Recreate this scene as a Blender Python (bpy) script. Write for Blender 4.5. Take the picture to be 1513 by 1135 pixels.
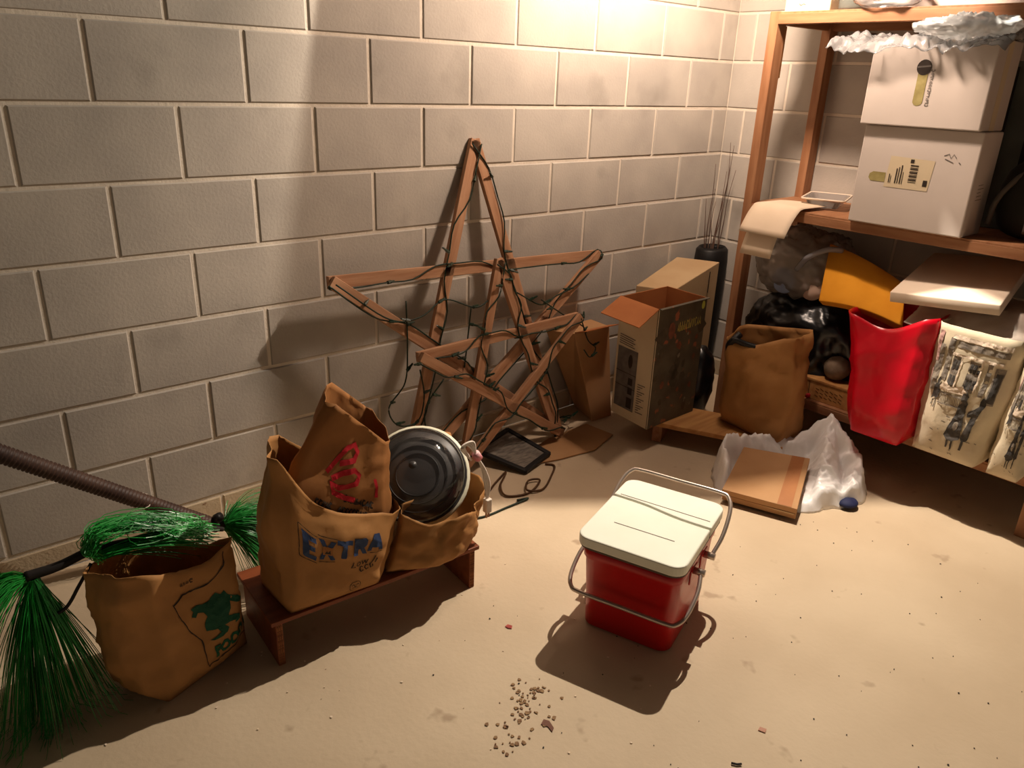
import bpy, bmesh, math, random
from mathutils import Vector, Matrix, noise
from mathutils.geometry import tessellate_polygon
R = random.Random(7)
scn = bpy.context.scene
for o in list(bpy.data.objects): bpy.data.objects.remove(o)
COL = scn.collection
V = Vector

# ------------------------------------------------------------------ camera
cam = bpy.data.cameras.new('camera'); cam.sensor_fit = 'HORIZONTAL'; cam.sensor_width = 36.0
cam.lens = 1139.35 * 36.0 / 1513.0; cam.clip_start = 0.02
co = bpy.data.objects.new('camera', cam); COL.objects.link(co)
rt, up, fw = V((.76254834, -.64594509, .03570667)), V((.21373767, .30364655, .92850147)), V((.61060318, .70039539, -.36960797))
m = Matrix.Identity(4)
for i in range(3):
    m[i][0], m[i][1], m[i][2] = rt[i], up[i], -fw[i]
m.translation = V((-.3435, -2.3035, 1.4062))
co.matrix_world = m
scn.camera = co

# ------------------------------------------------------------------ world, lamps, exposure
w = bpy.data.worlds.new('basement_air'); scn.world = w; w.use_nodes = True
w.node_tree.nodes['Background'].inputs[0].default_value = (1.0, .80, .62, 1)
w.node_tree.nodes['Background'].inputs[1].default_value = .15
LAMP_A = V((2.09, -.82, 2.14)); LAMP_B = V((2.045, -.675, 2.12))
def point(name, loc, energy, color, radius):
    l = bpy.data.lights.new(name, 'POINT'); l.energy = energy; l.color = color; l.shadow_soft_size = radius
    o = bpy.data.objects.new(name, l); COL.objects.link(o); o.location = loc
    return o
point('bulb_light', LAMP_A, 245, (1.0, .87, .72), .009)
point('bulb_light', LAMP_B, 150, (1.0, .77, .61), .075)
scn.view_settings.view_transform = 'Standard'; scn.view_settings.look = 'None'
scn.view_settings.exposure = 0.0; scn.view_settings.gamma = 1.0; scn.view_settings.use_curve_mapping = False

# ------------------------------------------------------------------ materials
def lin(c):
    return tuple(((x/255)/12.92 if x/255 <= .04045 else ((x/255+.055)/1.055)**2.4) for x in c[:3]) + (1,)
MATS = {}
def mat(name, c1, c2=None, scale=6, rough=.75, bump=0., bscale=40, spec=.3, metal=0., coords='pos', stretch=(1, 1, 1),
        lo=.35, hi=.65, alpha=1., trans=0., c3=None, s3=30, t3=.68, w3=.06, sss=0., emit=None, coat=0.):
    if name in MATS: return MATS[name]
    mt = bpy.data.materials.new(name); mt.use_nodes = True; nt = mt.node_tree; N = nt.nodes; L = nt.links
    b = N['Principled BSDF']
    b.inputs['Base Color'].default_value = lin(c1)
    b.inputs['Roughness'].default_value = rough; b.inputs['Metallic'].default_value = metal
    b.inputs['Specular IOR Level'].default_value = spec
    b.inputs['Alpha'].default_value = alpha; b.inputs['Transmission Weight'].default_value = trans
    b.inputs['Coat Weight'].default_value = coat
    if emit:
        b.inputs['Emission Color'].default_value = lin(emit[0]); b.inputs['Emission Strength'].default_value = emit[1]
    if coords == 'pos':
        src = N.new('ShaderNodeNewGeometry').outputs['Position']
    else:
        src = N.new('ShaderNodeTexCoord').outputs['Object']
    mp = N.new('ShaderNodeMapping'); mp.inputs['Scale'].default_value = stretch; L.new(src, mp.inputs[0])
    if c2 is not None:
        nz = N.new('ShaderNodeTexNoise'); nz.inputs['Scale'].default_value = scale; nz.inputs['Detail'].default_value = 5
        L.new(mp.outputs[0], nz.inputs['Vector'])
        rp = N.new('ShaderNodeValToRGB'); rp.color_ramp.elements[0].position = lo; rp.color_ramp.elements[1].position = hi
        rp.color_ramp.elements[0].color = lin(c1); rp.color_ramp.elements[1].color = lin(c2)
        L.new(nz.outputs['Fac'], rp.inputs[0]); out = rp.outputs[0]
        if c3 is not None:
            n3 = N.new('ShaderNodeTexNoise'); n3.inputs['Scale'].default_value = s3; n3.inputs['Detail'].default_value = 3
            L.new(mp.outputs[0], n3.inputs['Vector'])
            r3 = N.new('ShaderNodeValToRGB'); r3.color_ramp.elements[0].position = t3; r3.color_ramp.elements[1].position = t3+w3
            L.new(n3.outputs['Fac'], r3.inputs[0])
            mx = N.new('ShaderNodeMix'); mx.data_type = 'RGBA'
            L.new(r3.outputs[0], mx.inputs['Factor']); L.new(out, mx.inputs['A']); mx.inputs['B'].default_value = lin(c3)
            out = mx.outputs['Result']
        L.new(out, b.inputs['Base Color'])
    if bump:
        nb = N.new('ShaderNodeTexNoise'); nb.inputs['Scale'].default_value = bscale; nb.inputs['Detail'].default_value = 4
        L.new(mp.outputs[0], nb.inputs['Vector'])
        bp = N.new('ShaderNodeBump'); bp.inputs['Strength'].default_value = bump; bp.inputs['Distance'].default_value = .004
        L.new(nb.outputs['Fac'], bp.inputs['Height']); L.new(bp.outputs[0], b.inputs['Normal'])
    MATS[name] = mt
    return mt
def film(name, col, tr=.6, rough=.15, diff=.5):
    """thin clear plastic: see-through film with shine and a little haze"""
    if name in MATS: return MATS[name]
    mt = bpy.data.materials.new(name); mt.use_nodes = True; nt = mt.node_tree; N = nt.nodes; L = nt.links
    N.remove(N['Principled BSDF']); out = N['Material Output']
    t = N.new('ShaderNodeBsdfTransparent'); g = N.new('ShaderNodeBsdfGlossy'); g.inputs['Roughness'].default_value = rough
    d = N.new('ShaderNodeBsdfDiffuse'); d.inputs[0].default_value = lin(col)
    tl = N.new('ShaderNodeBsdfTranslucent'); tl.inputs[0].default_value = lin(col)
    a = N.new('ShaderNodeMixShader'); a.inputs[0].default_value = .5; L.new(d.outputs[0], a.inputs[1]); L.new(tl.outputs[0], a.inputs[2])
    b2 = N.new('ShaderNodeMixShader'); b2.inputs[0].default_value = tr; L.new(a.outputs[0], b2.inputs[1]); L.new(t.outputs[0], b2.inputs[2])
    fr = N.new('ShaderNodeFresnel'); fr.inputs[0].default_value = 1.45
    c = N.new('ShaderNodeMixShader'); L.new(fr.outputs[0], c.inputs[0]); L.new(b2.outputs[0], c.inputs[1]); L.new(g.outputs[0], c.inputs[2])
    L.new(c.outputs[0], out.inputs[0]); MATS[name] = mt
    return mt

M_BLOCK = mat('painted_block', (162, 155, 146), (180, 172, 161), 3.2, .85, .25, 110, .2, c3=(140, 134, 125), s3=4, t3=.60, w3=.22)
M_BASEBLOCK = mat('stained_block', (178, 160, 134), (190, 174, 148), 6, .85, .5, 90, .2, c3=(120, 84, 56), s3=24, t3=.66)
M_MORTAR = mat('mortar', (214, 203, 187), (202, 191, 175), 14, .9, .4, 120, .2)
M_FLOOR = mat('concrete', (189, 168, 140), (202, 182, 154), 2.2, .7, .25, 60, .3, c3=(172, 150, 124), s3=9, t3=.66)
M_CEIL = mat('dark_insulation', (46, 40, 36), (36, 32, 28), 5, .95)
M_PANEL = mat('black_panel', (26, 25, 24), (32, 30, 28), 5, .9, 0, 40, .1)
M_LUMBER = mat('shelf_lumber', (162, 116, 82), (142, 96, 64), 3, .6, .15, 60, .3, coords='obj', stretch=(1.5, 14, 14), c3=(110, 58, 32), s3=4, t3=.74)
M_PALE = mat('pale_lumber', (190, 140, 84), (168, 116, 66), 3, .65, .1, 50, .3, coords='obj', stretch=(1.5, 14, 14))
M_STAR = mat('star_lath', (178, 136, 104), (152, 108, 78), 3, .7, .15, 60, .25, coords='obj', stretch=(1.5, 16, 16), c3=(104, 62, 38), s3=5, t3=.72)
M_PLY = mat('stained_plywood', (136, 72, 38), (112, 54, 28), 3, .5, .1, 50, .35, coords='obj', stretch=(1.5, 12, 12))
M_PLYEDGE = mat('plywood_edge', (160, 104, 60), (92, 50, 28), 5, .7, 0, 40, .2, coords='obj', stretch=(.4, .4, 60))
M_KRAFT = mat('kraft_paper', (172, 124, 74), (156, 110, 62), 7, .72, .12, 60, .25)
M_KRAFT2 = mat('kraft_paper_inner', (162, 110, 62), (146, 96, 52), 7, .72, .12, 60, .25)
M_CARD = mat('corrugated_card', (178, 138, 98), (166, 124, 84), 5, .8, .06, 40, .2)
M_CARDIN = mat('card_inside', (176, 110, 62), (160, 96, 52), 5, .8)
M_BEIGE = mat('beige_carton', (188, 160, 122), (178, 148, 110), 5, .7)
M_WHITE = mat('white_carton', (200, 189, 180), (192, 181, 172), 4, .6)
M_CREAM = mat('cream_carton', (206, 190, 160), (196, 180, 150), 4, .65)
M_PAPER = mat('white_paper', (226, 206, 182), (218, 198, 172), 6, .8)
M_GREENINK = mat('green_ink', (18, 74, 52), (24, 84, 58), 9, .7)
M_BLACKINK = mat('black_ink', (40, 32, 26), (54, 44, 36), 20, .7)
M_BLUEINK = mat('blue_ink', (38, 56, 92), (48, 66, 100), 20, .7)
M_REDINK = mat('red_ink', (186, 26, 40), (168, 22, 34), 20, .7)
M_GREYINK = mat('grey_ink', (112, 104, 98), (90, 84, 80), 30, .7)
M_OLIVEINK = mat('olive_gold_ink', (160, 148, 96), (140, 128, 78), 40, .6)
M_RED = mat('red_plastic', (186, 12, 14), (176, 10, 12), 5, .32, .03, 30, .5)
M_LID = mat('white_plastic', (232, 232, 218), (226, 226, 210), 5, .35, 0, 30, .4)
M_GREYPL = mat('grey_groove', (130, 118, 108), (120, 108, 98), 10, .5)
M_ALU = mat('handle_metal', (196, 180, 168), (184, 168, 156), 20, .3, 0, 40, .5, metal=.75)
M_REDBAG = mat('red_vinyl', (206, 8, 34), (190, 4, 28), 4, .3, .1, 20, .5)
M_BLACKBAG = mat('black_bag_film', (14, 14, 16), (20, 20, 22), 6, .3, .2, 30, .5)
M_BLACK = mat('black_plastic', (20, 18, 18), (26, 24, 24), 8, .5)
M_DKGREEN = mat('green_wire', (18, 34, 22), (26, 44, 28), 30, .6)
M_BROWNWIRE = mat('brown_wire', (92, 62, 34), (74, 48, 26), 30, .6)
M_TRUNK = mat('trunk_brown', (84, 62, 52), (62, 44, 38), 8, .55, .2, 80, .35)
M_STEM = mat('dark_stem', (44, 36, 34), (30, 26, 24), 20, .6)
M_FROND = mat('frond_green', (44, 158, 62), (20, 108, 40), 9, .35, 0, 40, .5)
M_FOAMY = mat('yellow_foam', (222, 152, 46), (208, 138, 38), 8, .9, .1, 80, .1)
M_FOAMW = mat('white_foam', (226, 210, 190), (220, 202, 182), 8, .85, .05, 80, .15)
M_CLOTH = mat('grey_cloth', (196, 184, 172), (180, 168, 156), 8, .9, .1, 60, .1)
M_FABRIC = mat('canvas_white', (216, 204, 178), (204, 190, 164), 9, .9, .15, 90, .1, c3=(178, 164, 140), s3=14, t3=.66)
M_INKDK = mat('print_dark', (58, 56, 54), (84, 80, 76), 40, .85)
M_INKMID = mat('print_mid', (146, 136, 122), (110, 102, 94), 40, .85)
M_INKPINK = mat('print_pink', (182, 146, 136), (160, 124, 118), 40, .85)
M_PACK = mat('backpack_cloth', (40, 36, 30), (30, 28, 24), 10, .7, .1, 60, .2)
M_PACKG = mat('backpack_strap', (88, 80, 72), (76, 70, 62), 10, .6)
M_SLATE = mat('grey_green_binder', (98, 104, 98), (84, 90, 86), 8, .6)
M_PRINT = mat('printed_photo_side', (92, 84, 68), (72, 66, 54), 14, .45, 0, 40, .4, c3=(150, 88, 62), s3=20, t3=.62)
M_WHITEBAG = mat('white_bag_film', (236, 232, 228), (226, 222, 220), 6, .35, .15, 40, .5)
M_DARKIN = mat('smoke_tray', (52, 50, 50), (62, 58, 56), 12, .4)
M_APPL = mat('cream_plastic', (222, 218, 194), (214, 210, 186), 8, .4, 0, 40, .4)
M_CORDW = mat('white_cord', (226, 214, 200), (214, 202, 188), 20, .5)
M_PINK = mat('pink_tie', (214, 110, 120), (226, 190, 190), 40, .6)
M_TWINE = mat('grey_twine', (134, 116, 98), (110, 94, 78), 30, .9, .3, 60, .1)
M_GLASS = film('smoky_dome', (120, 116, 116), .86, .06)
M_FILM = film('clear_film', (238, 238, 238), .68, .10)
M_FILM2 = film('hazy_film', (214, 206, 198), .5, .22)
M_FRAME = mat('glass_in_frame', (96, 90, 84), (130, 122, 112), 9, .15, 0, 40, .6, stretch=(3, 12, 1))
M_TWIG = mat('dry_twig', (96, 72, 60), (76, 56, 46), 20, .8)
M_BULBG = mat('tiny_bulb', (26, 50, 34), (20, 40, 28), 20, .3, 0, 40, .6)
M_CHIP = mat('leaf_chip', (120, 86, 62), (150, 120, 84), 60, .8)
M_LAMPG = mat('lamp_glass', (255, 236, 200), None, emit=((255, 226, 180), 3.0))
M_BLUE = mat('blue_cloth', (24, 30, 62), (34, 40, 76), 12, .7)
M_DISCB = mat('pale_blue_lid', (150, 164, 196), (138, 152, 184), 6, .5)

# ------------------------------------------------------------------ geometry helpers
ORG = {}
def link(o, parent=None, org=None):
    COL.objects.link(o)
    if parent is not None: o.parent = parent
    return o
def empty(name, loc, label, cat, group=None):
    o = bpy.data.objects.new(name, None); COL.objects.link(o); o.location = loc; o.empty_display_size = .05
    ORG[o] = V(loc); tag(o, label, cat, group)
    return o
def tag(o, label, cat, group=None):
    o['label'] = label; o['category'] = cat
    if group: o['group'] = group
    return o
def mesh(name, vs, fs, mt, parent=None, smooth=False, origin=None):
    """vs in world space; origin = object origin (world)"""
    if origin is None: origin = ORG[parent] if parent is not None else (sum((V(v) for v in vs), V()) / len(vs))
    origin = V(origin)
    me = bpy.data.meshes.new(name); me.from_pydata([tuple(V(v) - origin) for v in vs], [], fs); me.materials.append(mt)
    bm = bmesh.new(); bm.from_mesh(me); bmesh.ops.recalc_face_normals(bm, faces=bm.faces); bm.to_mesh(me); bm.free()
    if smooth: me.polygons.foreach_set('use_smooth', [True] * len(me.polygons))
    o = bpy.data.objects.new(name, me); COL.objects.link(o)
    if parent is not None: o.parent = parent; o.location = origin - ORG[parent]
    else: o.location = origin
    ORG[o] = origin
    return o
def bevel(o, wd=.003, seg=2):
    b = o.modifiers.new('bevel', 'BEVEL'); b.width = wd; b.segments = seg; b.limit_method = 'ANGLE'
    return o
def solid(o, th=.0015, off=0):
    s = o.modifiers.new('solid', 'SOLIDIFY'); s.thickness = th; s.offset = off
    return o
HEXF = [(0, 3, 2, 1), (4, 5, 6, 7), (0, 1, 5, 4), (1, 2, 6, 5), (2, 3, 7, 6), (3, 0, 4, 7)]
def hexa(name, b4, t4, mt, parent=None, bv=.002):
    o = mesh(name, list(b4) + list(t4), HEXF, mt, parent)
    if bv: bevel(o, bv)
    return o
def box(name, lo, hi, mt, parent=None, bv=.002):
    (a, b, c), (d, e, f) = lo, hi
    return hexa(name, [(a, b, c), (d, b, c), (d, e, c), (a, e, c)], [(a, b, f), (d, b, f), (d, e, f), (a, e, f)], mt, parent, bv)
_bars = {}
def bar(name, p0, p1, wd, th, mt, parent, side=(0, 1, 0), bv=.0015, ext=0.):
    """lath from p0 to p1: wd across, th along 'side'; local x runs along it"""
    p0, p1 = V(p0), V(p1); x = (p1 - p0).normalized(); s = V(side); s = (s - x * s.dot(x)).normalized(); y = s.cross(x)
    ln = (p1 - p0).length / 2 + ext
    me = bpy.data.meshes.new(name)
    vs = [(a * ln, b * wd / 2, c * th / 2) for c in (-1, 1) for (a, b) in ((-1, -1), (1, -1), (1, 1), (-1, 1))]
    me.from_pydata(vs, [], HEXF); me.materials.append(mt)
    o = bpy.data.objects.new(name, me); COL.objects.link(o)
    mw = Matrix.Identity(4)
    for i in range(3): mw[i][0], mw[i][1], mw[i][2] = x[i], y[i], s[i]
    mw.translation = (p0 + p1) / 2 - (ORG[parent] if parent is not None else V())
    if parent is not None: o.parent = parent
    o.matrix_basis = mw; ORG[o] = (p0 + p1) / 2
    if bv: bevel(o, bv)
    return o
def tube_data(pts, r, seg=6, closed=False):
    pts = [V(p) for p in pts]; vs, fs = [], []
    n = len(pts); ref = V((0, 0, 1))
    for i, p in enumerate(pts):
        a = pts[i-1] if (i > 0 or closed) else p; b = pts[(i+1) % n] if (i < n-1 or closed) else p
        t = (b - a)
        t = t.normalized() if t.length > 1e-9 else V((1, 0, 0))
        if abs(t.dot(ref)) > .95: rf = V((1, 0, 0))
        else: rf = ref
        u = t.cross(rf).normalized(); v = t.cross(u)
        rr = r[i] if isinstance(r, (list, tuple)) else r
        for k in range(seg):
            an = 2 * math.pi * k / seg; vs.append(p + u * math.cos(an) * rr + v * math.sin(an) * rr)
    for i in range(n if closed else n-1):
        j = (i+1) % n
        for k in range(seg):
            k2 = (k+1) % seg; fs.append((i*seg+k, i*seg+k2, j*seg+k2, j*seg+k))
    if not closed:
        fs.append(tuple(range(seg))); fs.append(tuple((n-1)*seg + k for k in reversed(range(seg))))
    return vs, fs
def tube(name, pts, r, mt, parent=None, seg=6, closed=False, smooth=True):
    vs, fs = tube_data(pts, r, seg, closed)
    return mesh(name, vs, fs, mt, parent, smooth)
def spline(pts, n=8):
    """Catmull-Rom through pts"""
    P = [V(p) for p in pts]; P = [P[0]*2-P[1]] + P + [P[-1]*2-P[-2]]; out = []
    for i in range(1, len(P)-2):
        for k in range(n):
            t = k / n; a, b, c, d = P[i-1], P[i], P[i+1], P[i+2]
            out.append(.5 * ((2*b) + (c-a)*t + (2*a-5*b+4*c-d)*t*t + (3*b-a-3*c+d)*t**3))
    out.append(P[-2]); return out
def loft(name, rings, mt, parent=None, caps=(True, True), smooth=True):
    n = len(rings[0]); vs = [p for r in rings for p in r]; fs = []
    for i in range(len(rings)-1):
        for k in range(n):
            k2 = (k+1) % n; fs.append((i*n+k, i*n+k2, (i+1)*n+k2, (i+1)*n+k))
    if caps[0]: fs.append(tuple(reversed(range(n))))
    if caps[1]: fs.append(tuple((len(rings)-1)*n + k for k in range(n)))
    return mesh(name, vs, fs, mt, parent, smooth)
def rrect(w, d, r, n=5):
    out = []
    for cx, cy, a0 in ((w/2-r, d/2-r, 0), (-w/2+r, d/2-r, 90), (-w/2+r, -d/2+r, 180), (w/2-r, -d/2+r, 270)):
        for k in range(n+1):
            a = math.radians(a0 + 90*k/n); out.append((cx + r*math.cos(a), cy + r*math.sin(a)))
    return out
def extrude_poly(name, pts, axis, depth, mt, parent=None, bv=.0):
    """pts: world 3D outline (planar); extruded by vector axis*depth"""
    n = len(pts); a = V(axis) * depth; vs = [V(p) for p in pts] + [V(p) + a for p in pts]
    fs = [tuple(range(n)), tuple(reversed(range(n, 2*n)))] + [(i, (i+1) % n, n+(i+1) % n, n+i) for i in range(n)]
    o = mesh(name, vs, fs, mt, parent)
    if bv: bevel(o, bv)
    return o
def fbm(p, f=1., seed=0.):
    q = V(p) * f + V((seed*7.3, seed*3.1, seed*5.7))
    return noise.noise(q) + .5 * noise.noise(q*2.1) + .25 * noise.noise(q*4.3)
def crease(p, f=1., seed=0.):
    q = V(p) * f + V((seed*4.3, seed*9.1, seed*2.7))
    return 1 - 2*abs(noise.noise(q)) + .5*(1 - 2*abs(noise.noise(q*2.3)))
# ---- flat print laid on a surface
def tri_sub(vs, fs, mx):
    vs = [tuple(v) for v in vs]; fs = list(fs)
    for _ in range(7):
        out = []; ch = False; mid = {}
        def mp(i, j):
            k = (min(i, j), max(i, j))
            if k not in mid:
                vs.append(((vs[i][0]+vs[j][0])/2, (vs[i][1]+vs[j][1])/2)); mid[k] = len(vs)-1
            return mid[k]
        el = lambda i, j: math.hypot(vs[i][0]-vs[j][0], vs[i][1]-vs[j][1]) > mx
        sp = {}
        for f in fs:
            for i, j in ((f[0], f[1]), (f[1], f[2]), (f[2], f[0])):
                if el(i, j): sp[(min(i, j), max(i, j))] = True
        if not sp: break
        for (a, b, c) in fs:
            e = [(min(i, j), max(i, j)) in sp for i, j in ((a, b), (b, c), (c, a))]
            if not any(e): out.append((a, b, c)); continue
            if all(e):
                p, q, r = mp(a, b), mp(b, c), mp(c, a); out += [(a, p, r), (p, b, q), (r, q, c), (p, q, r)]
            else:
                # rotate so edge (a,b) is split
                for _k in range(3):
                    if e[0] and not e[2]: break
                    a, b, c = b, c, a; e = e[1:] + e[:1]
                if e[1]:
                    p, q = mp(a, b), mp(b, c); out += [(a, p, c), (p, q, c), (p, b, q)]
                else:
                    p = mp(a, b); out += [(a, p, c), (p, b, c)]
        fs = out
    return vs, fs
def poly_tris(polys):
    vs, fs = [], []
    for pl in polys:
        b = len(vs); vs += [tuple(p) for p in pl]
        for t in tessellate_polygon([[V((p[0], p[1], 0)) for p in pl]]): fs.append(tuple(b+i for i in t))
    return vs, fs
def text_tris(body, size=1., bold=.0, shear=0., cx=True):
    cu = bpy.data.curves.new('print', 'FONT'); cu.body = body; cu.size = size; cu.offset = bold; cu.shear = shear; cu.resolution_u = 2
    if cx: cu.align_x = 'CENTER'; cu.align_y = 'CENTER'
    o = bpy.data.objects.new('print', cu); COL.objects.link(o)
    dg = bpy.context.evaluated_depsgraph_get(); dg.update()
    me = bpy.data.meshes.new_from_object(o.evaluated_get(dg)); me.calc_loop_triangles()
    vs = [(v.co.x, v.co.y) for v in me.vertices]; fs = [tuple(t.vertices) for t in me.loop_triangles]
    bpy.data.objects.remove(o); bpy.data.curves.remove(cu); bpy.data.meshes.remove(me)
    return vs, fs
def place(vf, sx=1., sy=None, ox=0., oy=0., rot=0.):
    sy = sx if sy is None else sy; c, s = math.cos(rot), math.sin(rot)
    return [((x*sx)*c-(y*sy)*s+ox, (x*sx)*s+(y*sy)*c+oy) for x, y in vf[0]], vf[1]
def merge(*vfs):
    vs, fs = [], []
    for a, b in vfs:
        k = len(vs); vs += a; fs += [tuple(i+k for i in f) for f in b]
    return vs, fs
def stroke(pts, wd):
    """a pen line as quads"""
    vs, fs = [], []
    for i, p in enumerate(pts):
        a = pts[max(0, i-1)]; b = pts[min(len(pts)-1, i+1)]; dx, dy = b[0]-a[0], b[1]-a[1]; l = math.hypot(dx, dy) or 1
        vs += [(p[0]-dy/l*wd/2, p[1]+dx/l*wd/2), (p[0]+dy/l*wd/2, p[1]-dx/l*wd/2)]
    for i in range(len(pts)-1):
        a = 2*i; fs += [(a, a+1, a+3), (a, a+3, a+2)]
    return vs, fs
def scribble(n, w_, h, seed, wd=.1):
    """a run of letter-like pen marks too small to read"""
    rr = random.Random(seed); out = []
    for i in range(n):
        x = w_*i/n; a = w_/n*.75
        k = rr.randrange(4)
        if k == 0: p = [(x, 0), (x+a*.2, h), (x+a*.6, h*.2), (x+a, h*.9)]
        elif k == 1: p = [(x+a*.9, h*.8), (x+a*.3, h), (x, h*.5), (x+a*.3, 0), (x+a*.9, h*.15)]
        elif k == 2: p = [(x, h), (x+a*.15, 0), (x+a*.8, h*.1), (x+a*.7, h*.6)]
        else: p = [(x, h*.1), (x+a*.5, h*.9), (x+a*.9, 0), (x+a*.2, h*.4)]
        out.append(stroke(p, wd*h))
    return merge(*out)
def decal(name, vf, surf, mt, parent, off=.0012, mx=.03):
    """lay a flat print (2D tris) on a surface: surf(u,v)->point"""
    for c_h in parent.children:
        if c_h.name.split('.')[0].endswith('_body'): parent = c_h; break
    vs, fs = tri_sub(vf[0], vf[1], mx); P = []
    for (u, v) in vs:
        p = surf(u, v); e = 1e-3; n = (surf(u+e, v)-p).cross(surf(u, v+e)-p)
        n = n.normalized() if n.length > 1e-12 else V((0, -1, 0))
        P.append(p + n*off)
    o = mesh(name, P, fs, mt, parent); o['kind'] = 'stuff'; return o
def plane_surf(o, ux, uy):
    o, ux, uy = V(o), V(ux), V(uy)
    return lambda u, v: o + ux*u + uy*v

# ------------------------------------------------------------------ room shell
def structure(o): o['kind'] = 'structure'; return o
floor = structure(mesh('floor', [(-3.2, -4.6, 0), (2.946, -4.6, 0), (2.946, 0, 0), (-3.2, 0, 0), (-3.2, -4.6, -.1), (2.946, -4.6, -.1), (2.946, 0, -.1), (-3.2, 0, -.1)],
     [(0, 1, 2, 3), (7, 6, 5, 4), (0, 4, 5, 1), (1, 5, 6, 2), (2, 6, 7, 3), (3, 7, 4, 0)], M_FLOOR, origin=(0, 0, 0)))
ceil = structure(box('ceiling', (-3.2, -4.6, 2.33), (3.15, .2, 2.40), M_CEIL, bv=0))
Z0 = 1.305; CH = .2032; BL = .4064; J = .0105
def block_mesh(name, ln, ht, mt, th=.19):
    me = bpy.data.meshes.new(name); a, b = ln/2, ht/2; c = .0035
    # softly chamfered face towards -y
    vs = [(-a, c, -b), (a, c, -b), (a, c, b), (-a, c, b), (-a+c, 0, -b+c), (a-c, 0, -b+c), (a-c, 0, b-c), (-a+c, 0, b-c), (-a, th, -b), (a, th, -b), (a, th, b), (-a, th, b)]
    fs = [(4, 5, 6, 7), (0, 1, 5, 4), (1, 2, 6, 5), (2, 3, 7, 6), (3, 0, 4, 7), (0, 8, 9, 1), (1, 9, 10, 2), (2, 10, 11, 3), (3, 11, 8, 0), (8, 11, 10, 9)]
    me.from_pydata(vs, [], fs); me.materials.append(mt); me.update(); return me
_bm = {}
def bmesh_for(ln, ht, mt):
    k = (round(ln, 3), round(ht, 3), mt.name)
    if k not in _bm: _bm[k] = block_mesh('block', ln, ht, mt)
    return _bm[k]
SH = {2: {0: -.014, 1: -.004}, -1: {0: .013, 1: .009}, -2: {1: -.010}}
def build_wall(name, x0, x1, to_world, rotz, phase):
    """courses of block along local x (x0..x1); to_world(x,z)->world point on the face"""
    lo, hi = to_world(x0, 0), to_world(x1, 2.33); nrm = Matrix.Rotation(rotz, 3, 'Z') @ V((0, 1, 0))
    a = to_world(x0, 0) + nrm*.0042; b = to_world(x1, 0) + nrm*.0042
    w = structure(mesh(name, [a, b, b+nrm*.18, a+nrm*.18, a+V((0, 0, 2.33)), b+V((0, 0, 2.33)), b+nrm*.18+V((0, 0, 2.33)), a+nrm*.18+V((0, 0, 2.33))], HEXF, M_MORTAR, origin=to_world(x0, 0)))
    for k in range(-7, 5):
        zb = max(Z0 + CH*k, 0) + (J/2 if k > -7 else 0); zt = min(Z0 + CH*(k+1) - J/2, 2.325)
        # courses whose joints fall on even half-block marks: k = 1, -1, -3 ... ; odd marks: k = 0, -2 ...
        off = (0 if k % 2 else BL/2) + phase
        n0 = math.floor((x0-off)/BL)-1
        xs = [x0] + [off + BL*n + R.uniform(-.003, .003) + SH.get(k+0, {}).get(n, 0)*0 for n in range(n0, n0+40) if x0+.03 < off+BL*n < x1-.03] + [x1]
        for i in range(len(xs)-1):
            ln = xs[i+1]-xs[i]-J
            if ln < .02: continue
            ln = round(ln/.003)*.003
            o = bpy.data.objects.new('block', bmesh_for(ln, zt-zb, M_BASEBLOCK if k == -7 else M_BLOCK)); COL.objects.link(o)
            p = to_world((xs[i]+xs[i+1])/2, (zb+zt)/2) + nrm * R.uniform(-.0012, .0012)
            o.parent = w; o.location = p - ORG[w]; o.rotation_euler = (R.uniform(-.002, .002), 0, rotz + R.uniform(-.002, .002))
    return w
wall_back = build_wall('wall_back', -1.6, 3.12, lambda x, z: V((x, 0, z)), 0, 0)
wall_right = build_wall('wall_right', 0, 2.9, lambda x, z: V((2.946, -x, z)), -math.pi/2, .10)
wall_back['label'] = 'long wall of cream painted concrete block with pale mortar joints'
wall_right['label'] = 'painted block wall behind the lumber shelf unit'

# ------------------------------------------------------------------ lamp over the corner with added light blockers, out of view
lamp = empty('ceiling_lamp', (2.09, -.82, 2.33), 'bare bulb lamp with added light blockers, hung from the ceiling above the corner', 'lamp')
n3 = V((.587, .81, 0)).normalized(); u3 = V((.81, -.587, 0)).normalized()
def on_plane(u, z, off): return V((LAMP_A.x, LAMP_A.y, 0)) + u3*u + n3*((z-2.14)*.1214+off) + V((0, 0, z))
pa, pb, pc, pd = on_plane(-1.15, 1.84, 0), on_plane(.78, 1.84, 0), on_plane(.78, 2.33, .05), on_plane(-1.15, 2.33, .03)
hexa('light_block_panel', [pa, pb, pb+n3*.012, pa+n3*.012], [pd, pc, pc+n3*.012, pd+n3*.012], M_PANEL, lamp, bv=0)  # added unseen panel, cuts the light along a straight edge
l0, l1 = on_plane(.15, 1.84, -.078), on_plane(.78, 1.84, -.078); l2, l3 = on_plane(.78, 1.84, 0), on_plane(.15, 1.84, 0)
hexa('light_block_lip', [l0, l1, l2, l3], [p+V((0, 0, .012)) for p in (l0, l1, l2, l3)], M_PANEL, lamp, bv=0)  # added lip, keeps the first bulb's light off the carton fronts
mt_ = bpy.data.materials.new('grey_light_filter'); mt_.use_nodes = True; nt_ = mt_.node_tree; nt_.nodes.remove(nt_.nodes['Principled BSDF'])  # plain grey filter for the added sheet
tn_ = nt_.nodes.new('ShaderNodeBsdfTransparent'); tn_.inputs[0].default_value = (.775, .775, .775, 1); nt_.links.new(tn_.outputs[0], nt_.nodes['Material Output'].inputs[0])
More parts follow.
